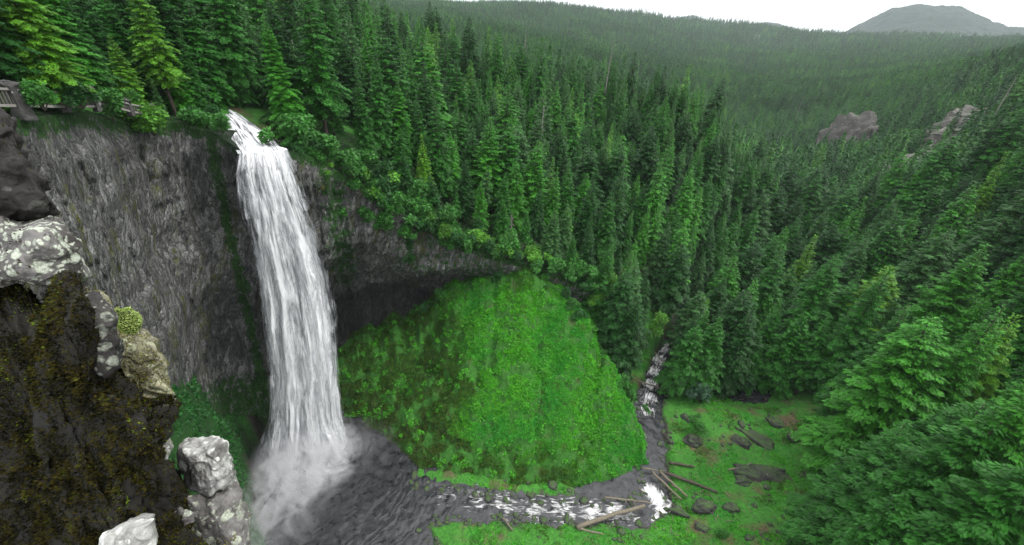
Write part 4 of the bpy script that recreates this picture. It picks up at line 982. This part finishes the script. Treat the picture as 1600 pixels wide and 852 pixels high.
while k < 170:
    q = PZ(g.uniform(1000, 1330), g.uniform(610, 860), 2.); w_ = wd1(q[0], q[1])
    if w_ < -.5 or (w_ > 2 and g.random() < .4): continue
    z = float(height(q[:1], q[1:2])[0]); a = g.uniform(0, 6.28); L = g.uniform(.5, 2.6); d = np.array([math.cos(a), math.sin(a), g.uniform(-.05, .2)])*L
    b = np.array([q[0], q[1], max(z, 0)+.18]); mb.tube([b, b+d*.5+np.array([0, 0, .06]), b+d], [.10, .08, .04], 5); k += 1
tag(link('twigs', mb.mesh('twigs', M_log)), kind='stuff')

# ------------------------------------------------------------------ railing of the viewpoint
M_stone = rock_mat('pillar_stone', (.07, .068, .065), (.4, .4, .38), .2, .0, (.03, .03, .03), 1.5)
M_rail = simple('silvery_rail_wood', (.20, .195, .18), .8)
M_slat = simple('dark_slat_wood', (.10, .095, .085), .85)
fence = link('railing', None, None, PD(90, 165, 84)); tag(fence, 'wooden railing with slats between stone pillars at the cliff edge', 'railing')
fl = np.array(fence.location)
posts = [(36, 178, 77.0, 1.25, 4.0), (103, 167, 84.5, .75, 3.1), (150, 165, 90, .8, 3.0), (205, 175, 99, .8, 2.6), (242, 180, 105, .8, 2.4)]
tops = []
for k, (px, py, D, w_, hh) in enumerate(posts):
    b = PD(px, py, D); V, Fc = ICO4; g = np.random.default_rng(k+4); U_ = np.sign(V)*np.abs(V)**.35
    U_ = U_/np.abs(U_).max(1, keepdims=True)*.92+V*.08
    co_ = 1+.10*np.sin(U_[:, 2:3]*9)*0
    Q = U_*np.array([w_/2, w_/2, hh/2])*co_; Q += fbm(Q*1.1+k, 4)[:, None]*.22*V; Q[:, :2] *= np.where(Q[:, 2:3] < -hh*.1, 1.12, 1.)
    Q[:, 2] += hh/2-.8
    o = link('stone_pillar', mesh_np('stone_pillar', Q+(b-fl), Fc, [M_stone], True), fence)
    cap = boulder_mesh(90+k, (w_*.72, w_*.68, .42), M_stone, .08, 6); c_ = link('capstone', cap, o, tuple(b-fl+np.array([0, 0, hh-.75])))
    tops.append(b+np.array([0, 0, hh-1.35])-fl)
tops = [PD(-60, 172, 70)+np.array([0, 0, 2.2])-fl]+tops
for k, (a, b) in enumerate(zip(tops[:-1], tops[1:])):
    ax = (b-a)/np.linalg.norm(b-a); L = np.linalg.norm(b-a); M3 = np.array([ax, np.cross([0, 0, 1], ax), [0, 0, 1]]).T
    mb = MB(); mb.box((a+b)/2, (L/2, .22, .13), M3); link('top_rail', mb.mesh('top_rail', M_rail, False), fence)
    lowz = 1.75 if k < 3 else 1.2
    mb = MB(); mb.box((a+b)/2-np.array([0, 0, lowz]), (L/2, .12, .15), M3); link('bottom_rail', mb.mesh('bottom_rail', M_rail, False), fence)
    ns = int(L/.55)
    for i in range(1, ns):
        q = a+(b-a)*i/ns
        mb = MB(); mb.box(-np.array([0, 0, lowz/2]), (.07, .06, lowz/2-.14), M3); link('slat', mb.mesh('slat', M_slat, False), fence, tuple(q))

# ------------------------------------------------------------------ the near rock
M_r_pale = rock_mat('lichen_rock', (.16, .155, .15), (.42, .46, .38), .80, -.02, (.03, .027, .024), 9.)
M_r_mid = rock_mat('grey_rock', (.17, .165, .16), (.34, .37, .30), .5, .03, (.025, .022, .02), 8.)
M_r_block = rock_mat('block_rock', (.036, .034, .032), (.19, .205, .17), .60, .08, (.014, .013, .012), 9.)
M_r_dark = rock_mat('dark_rock', (.022, .020, .019), (.15, .16, .14), .12, .02, (.008, .007, .006), 7.)
M_r_white = rock_mat('white_lichen_rock', (.44, .445, .43), (.62, .64, .60), .45, -.06, (.07, .067, .06), 6.)
M_r_sand = rock_mat('sandy_moss_ledge', (.26, .25, .17), (.36, .38, .26), .4, .06, (.07, .065, .045), 9., ((.055, .06, .014), (.17, .19, .06)))
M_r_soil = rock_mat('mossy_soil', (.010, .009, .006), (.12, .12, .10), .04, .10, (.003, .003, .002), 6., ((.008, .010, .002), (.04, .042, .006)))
def tuft_mat(name, stops):
    N = NT(name); p = N.pos(); n = N.noise(p, 7., 4, .7); n2 = N.noise(p, 45., 2)
    c = N.ramp(N.math('ADD', N.math('MULTIPLY', n, .75), N.math('MULTIPLY', n2, .25)), stops)
    b = N.bsdf(c, .8, spec=.1); t = N.n('ShaderNodeBsdfTranslucent', {'Color': c}).outputs[0]
    return N.done(N.n('ShaderNodeMixShader', {0: .15, 1: b, 2: t}).outputs[0])
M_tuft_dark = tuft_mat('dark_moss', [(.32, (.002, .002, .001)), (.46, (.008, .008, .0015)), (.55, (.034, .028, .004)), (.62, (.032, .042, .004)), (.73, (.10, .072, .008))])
M_tuft_lit = tuft_mat('pale_moss', [(.34, (.04, .032, .010)), (.48, (.12, .115, .03)), (.60, (.20, .225, .07)), (.74, (.30, .34, .14))])
M_tuft_green = tuft_mat('green_moss', [(.34, (.02, .03, .003)), (.5, (.07, .11, .006)), (.68, (.15, .21, .012))])

def slab(name, outline, d, thick, bulge, seed, mat, rough=.05, tilt=(0, 0), facets=7, loc_label=None, cat='rock', nphi=220, nr=70):
    """a solid piece of rock: OUTLINE as seen from the path, at distance d, rounded towards its edge and THICK metres deep"""
    o_ = np.array(outline, float); c = o_.mean(0); g = np.random.default_rng(seed)
    seg = np.r_[o_, o_[:1]]
    L = np.r_[0, np.cumsum(np.hypot(*np.diff(seg, axis=0).T))]; s = np.linspace(0, L[-1], nphi, endpoint=False)
    B = np.c_[np.interp(s, L, seg[:, 0]), np.interp(s, L, seg[:, 1])]
    B = B+np.stack([fbm(np.stack([B[:, 0]/26., B[:, 1]/26., np.full(nphi, seed*1.7+q)], -1), 4) for q in (0, 9)], -1)*5.5
    rho = np.linspace(0.0, 1, nr)**.8; rows = []
    back = np.linspace(0, 1, 26)[1:]
    for r in rho:
        q = c+(B-c)*max(r, .002); dd = d-bulge*(1-r**4)+tilt[0]*(q[:, 0]-c[0])/100+tilt[1]*(q[:, 1]-c[1])/100; rows.append((q, dd))
    for b in back:
        k = 1-.5*b**2 if b < .98 else .02
        q = c+(B-c)*k; dd = d+thick*b+tilt[0]*(q[:, 0]-c[0])/100*(1-b)+tilt[1]*(q[:, 1]-c[1])/100*(1-b); rows.append((q, dd))
    V = np.array([CAM+(f0+np.outer(q[:, 0]-800, cr)/F+np.outer(426-q[:, 1], cu)/F)*dd[:, None] for q, dd in rows])
    ctr = V.mean((0, 1)); W = V-ctr; ext = np.abs(W).max()
    for k in range(facets):
        n = g.normal(size=3)*np.array([1, 1, 1.]); n = n-f0*.8; n /= np.linalg.norm(n); sm = W@n; lim = np.quantile(sm, g.uniform(.86, .95)); W = W-(np.where(sm > lim, sm-lim, 0)*.75)[..., None]*n
    nv = W/(np.linalg.norm(W, axis=-1, keepdims=True)+1e-6)
    P = W+ctr
    bl = fbm(P*2.3+seed*3, 3)*3.2; blk = (np.floor(bl)+sstep(.42, .58, bl-np.floor(bl)))/3.2
    b2 = fbm(P*7.+seed, 3)*3.; blk2 = (np.floor(b2)+sstep(.4, .6, b2-np.floor(b2)))/3.
    rid = 1-np.abs(fbm(P*2.6+seed, 4)); dsp = blk*rough*2.0+blk2*rough*.12+ fbm(P*5.+seed, 5)*rough+(rid-.6)*rough*.9+fbm(P*22+seed, 4)*rough*.12
    W = W+nv*dsp[..., None]*.9
    nrow = len(rows)
    V = W.reshape(-1, 3)
    i = np.arange(nrow-1)[:, None]*nphi; j = np.arange(nphi)[None]; k = (j+1) % nphi
    Fc = np.stack([i+j, i+nphi+j, i+nphi+k, i+k], -1).reshape(-1, 4)
    me = mesh_np(name, V, Fc, [mat], True)
    ob = link(name, me, None, tuple(ctr)); tag(ob, loc_label, cat)
    G = np.concatenate([W, W[:, :1]], 1)
    return ob, G[:nr+12]
def tufts(parent, G, n, size, mat, seed, thr=0., scale=3., up=False, name='moss'):
    a = np.linalg.norm(np.cross(G[1:, 1:]-G[:-1, :-1], G[1:, :-1]-G[:-1, 1:]), axis=-1)
    P, Nn = sample_grid(G, n, 1., seed)
    Nn = np.where((Nn@(-f0))[:, None] < 0, -Nn, Nn)
    ctr = np.array(parent.location)
    k = fbm((P+ctr)*scale+seed, 4)+(.9*Nn[:, 2] if up else 0) > thr
    P, Nn = P[k], Nn[k]
    V, Fc, _ = kites(P-Nn*size*.15, Nn*.8+np.array([0, 0, .4]), size*(1+.5*fbm((P+ctr)*6, 2)), 1.1, seed, None, .42)
    return link(name, mesh_np(name, V, Fc, [mat], False), parent)

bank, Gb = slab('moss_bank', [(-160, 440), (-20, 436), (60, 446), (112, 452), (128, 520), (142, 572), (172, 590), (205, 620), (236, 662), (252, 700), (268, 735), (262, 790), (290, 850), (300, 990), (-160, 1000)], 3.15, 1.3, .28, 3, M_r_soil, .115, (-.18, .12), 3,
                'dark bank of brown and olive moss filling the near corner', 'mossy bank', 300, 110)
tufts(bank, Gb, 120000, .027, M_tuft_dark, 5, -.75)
tufts(bank, Gb, 26000, .02, M_tuft_green, 8, .62, 2.2)
pil, Gp = slab('rock_pillar', [(-150, 120), (-10, 150), (12, 172), (26, 215), (42, 256), (56, 290), (72, 322), (40, 345), (-20, 352), (-150, 372)], 3.3, 1.2, .2, 11, M_r_dark, .07, (0, .02), 6, 'dark upright rock with a narrow top beside the railing', 'rock')
tufts(pil, Gp, 9000, .018, M_tuft_dark, 6, .25)
ledge_, Gl = slab('rock_slab', [(-150, 352), (-20, 344), (40, 338), (74, 320), (92, 340), (112, 382), (133, 432), (118, 446), (60, 446), (-20, 448), (-150, 450)], 3.0, 1.2, .16, 12, M_r_pale, .05, (0, 0), 6, 'grey rock slab spotted with round pale lichens', 'rock')
tufts(ledge_, Gl, 5000, .016, M_tuft_dark, 7, .5, 4.)
mid_, Gm = slab('rock_block', [(112, 450), (130, 440), (150, 462), (172, 494), (193, 540), (186, 558), (168, 580), (140, 584), (126, 560), (114, 505)], 2.9, .8, .10, 13, M_r_block, .045, (0, 0), 6, 'grey pointed block with grey lichens below the spotted slab', 'rock')
led2, G2 = slab('rock_ledge', [(120, 432), (150, 448), (180, 476), (216, 500), (221, 520), (236, 536), (252, 562), (258, 596), (272, 632), (262, 652), (238, 654), (212, 618), (185, 588), (160, 560), (140, 500)], 3.75, 1.0, .16, 14, M_r_sand, .05, (0, -.12), 5, 'sandy ledge topped with pale moss along the drop', 'rock')
tufts(led2, G2, 26000, .019, M_tuft_lit, 9, .05, 5., True)
sm, Gs = slab('rock_block', [(226, 652), (244, 646), (262, 668), (270, 700), (255, 720), (236, 700)], 3.7, .6, .09, 15, M_r_white, .03, (0, 0), 6, 'small pale grey block between the sandy ledge and white block', 'rock')
wh_, Gw = slab('rock_block', [(274, 700), (284, 688), (318, 684), (346, 686), (357, 704), (358, 735), (352, 760), (330, 776), (296, 774), (276, 752)], 3.9, .9, .18, 16, M_r_white, .045, (0, -.05), 7, 'white lichen covered block jutting out over the drop', 'rock')
low, Gw2 = slab('rock_block', [(268, 760), (300, 772), (335, 770), (360, 758), (372, 776), (378, 810), (384, 870), (388, 960), (270, 960), (262, 820)], 3.95, .9, .16, 17, M_r_mid, .06, (0, .04), 6, 'grey and ochre lower block under the white one', 'rock')
tufts(low, Gw2, 9000, .018, M_tuft_lit, 18, .35, 5.)
tufts(sm, Gs, 1500, .015, M_tuft_lit, 19, .4, 6.)
pale, Gx = slab('rock_block', [(150, 866), (165, 838), (200, 818), (232, 806), (240, 836), (236, 880), (170, 900)], 2.75, .5, .09, 20, M_r_white, .035, (0, 0), 6, 'pale stone showing through the dark moss at the bottom', 'rock')
gm_, Gg = slab('moss_cushion', [(226, 770), (238, 745), (258, 738), (268, 752), (262, 775), (246, 790), (230, 792)], 3.25, .35, .12, 22, M_r_soil, .04, (0, 0), 2, 'yellow green moss cushion beside the white block', 'moss', 140, 40)
tufts(gm_, Gg, 9000, .017, M_tuft_green, 23, -.6)
bm_, Gc = slab('moss_cushion', [(168, 496), (186, 486), (206, 494), (219, 500), (222, 514), (208, 528), (192, 526), (178, 512)], 3.66, .25, .05, 24, M_r_soil, .03, (0, 0), 2, 'bright lime moss cushion on the sandy ledge', 'moss', 140, 40)
tufts(bm_, Gc, 9000, .014, tuft_mat('lime_moss', [(.34, (.12, .17, .04)), (.5, (.28, .38, .10)), (.7, (.42, .52, .18))]), 25, -.9)

for k, (pl, d_, lb) in enumerate([([(258, 800), (276, 790), (300, 796), (304, 812), (282, 822), (262, 818)], 3.1, 'small grey stone set in the moss below the white block')]):
    slab('stone', pl, d_, .2, .05, 50+k, M_r_mid, .03, (0, 0), 5, lb, 'stone', 120, 30)

# ------------------------------------------------------------------ spray of the fall, and the valley's air
def box_mesh(name, lo_, hi_, mat):
    mb = MB(); c = (np.array(lo_)+np.array(hi_))/2; mb.box(c, (np.array(hi_)-np.array(lo_))/2); return mb.mesh(name, mat, False)
N = NT('spray'); p = N.pos()
def dist(pt, sc, rad):
    v = N.n('ShaderNodeVectorMath', {0: N.n('ShaderNodeVectorMath', {0: p, 1: pt}, operation='SUBTRACT').outputs[0], 1: sc}, operation='MULTIPLY').outputs[0]
    l = N.n('ShaderNodeVectorMath', {0: v}, operation='LENGTH').outputs['Value']
    return N.math('SUBTRACT', 1., N.math('DIVIDE', l, rad), True)
s1 = dist((-52, 74, 1), (1.1, 1.0, 1.3), 16.); s2 = dist((-54, 66, 2), (1.5, .8, 1.1), 14.); s3 = dist((-52, 57, 2), (1.1, .8, 1.), 13.); s4 = dist((-40, 80, 0), (.6, .9, 2.2), 11.)
sm_ = N.math('ADD', N.math('ADD', N.math('MULTIPLY', s1, 2.8), N.math('MULTIPLY', s2, .55)), N.math('ADD', N.math('MULTIPLY', s3, .45), N.math('MULTIPLY', s4, .25)))
nz = N.noise(p, .16, 6, .66, 1.6)
den = N.math('MULTIPLY', N.math('MULTIPLY', sm_, N.ramp(nz, [(.42, 0), (.66, 1)])), .34)
pv = N.n('ShaderNodeVolumePrincipled', {'Color': (.96, .97, 1, 1), 'Density': den}); N.t.links.new(pv.outputs[0], N.out.inputs['Volume'])
mist = link('mist', box_mesh('mist', (-76, 42, -1.2), (-28, 94, 26), N.m)); tag(mist, kind='stuff')
N = NT('valley_air'); pv = N.n('ShaderNodeVolumePrincipled', {'Color': (.84, .92, 1, 1), 'Density': 0.42e-4, 'Anisotropy': .0}); N.t.links.new(pv.outputs[0], N.out.inputs['Volume'])
haze = link('haze', box_mesh('haze', (-12500, -60, -60), (12500, 12500, 1300), N.m)); tag(haze, kind='stuff')


# ------------------------------------------------------------------ light, sky, camera
w = bpy.data.worlds.new('World'); S.world = w; w.use_nodes = True; nt = w.node_tree; nt.nodes.clear()
sky = nt.nodes.new('ShaderNodeTexSky'); sky.sky_type = 'NISHITA'; sky.sun_disc = False
sun_dir = Vector((.60, .02, .80)).normalized()
sky.sun_elevation = math.asin(sun_dir.z); sky.sun_rotation = math.atan2(sun_dir.x, sun_dir.y)
sky.air_density = 1.; sky.dust_density = 3.
mx = nt.nodes.new('ShaderNodeMix'); mx.data_type = 'RGBA'; mx.inputs[0].default_value = .82; mx.inputs[7].default_value = (7.5, 7.7, 8.0, 1)
tcw = nt.nodes.new('ShaderNodeTexCoord'); sx = nt.nodes.new('ShaderNodeSeparateXYZ'); nt.links.new(tcw.outputs['Generated'], sx.inputs[0])
rw_ = nt.nodes.new('ShaderNodeMapRange'); rw_.inputs[1].default_value = .05; rw_.inputs[2].default_value = .95; rw_.inputs[3].default_value = 5.6; rw_.inputs[4].default_value = 19.; nt.links.new(sx.outputs[2], rw_.inputs[0])
cc = nt.nodes.new('ShaderNodeCombineColor')
for q_ in range(3): nt.links.new(rw_.outputs[0], cc.inputs[q_])
nt.links.new(cc.outputs[0], mx.inputs[7])
bg = nt.nodes.new('ShaderNodeBackground'); bg.inputs['Strength'].default_value = .11; wo = nt.nodes.new('ShaderNodeOutputWorld')
nt.links.new(sky.outputs[0], mx.inputs[6]); nt.links.new(mx.outputs[2], bg.inputs[0]); nt.links.new(bg.outputs[0], wo.inputs[0])
sl = bpy.data.lights.new('sun', 'SUN'); sl.energy = 1.5; sl.angle = math.radians(10); sl.color = (1, .97, .92)
so = link('sun', sl); so.rotation_euler = sun_dir.to_track_quat('Z', 'Y').to_euler(); so.location = (0, 0, 300)

cd = bpy.data.cameras.new('camera'); cd.sensor_width = 36; cd.lens = F/1600*36; cd.clip_start = .1; cd.clip_end = 40000
co = link('camera', cd); co.matrix_world = Matrix(((cr[0], cu[0], -f0[0], 0), (cr[1], cu[1], -f0[1], 0), (cr[2], cu[2], -f0[2], CAMZ), (0, 0, 0, 1)))
S.camera = co
vs = S.view_settings; vs.view_transform = 'Standard'; vs.look = 'None'; vs.exposure = 0.95; vs.gamma = 1; vs.use_curve_mapping = False
c = S.cycles; c.max_bounces = 5; c.diffuse_bounces = 3; c.glossy_bounces = 2; c.transmission_bounces = 3; c.transparent_max_bounces = 12; c.volume_bounces = 1
c.use_denoising = True; c.denoising_prefilter = 'NONE'; c.sample_clamp_indirect = 6
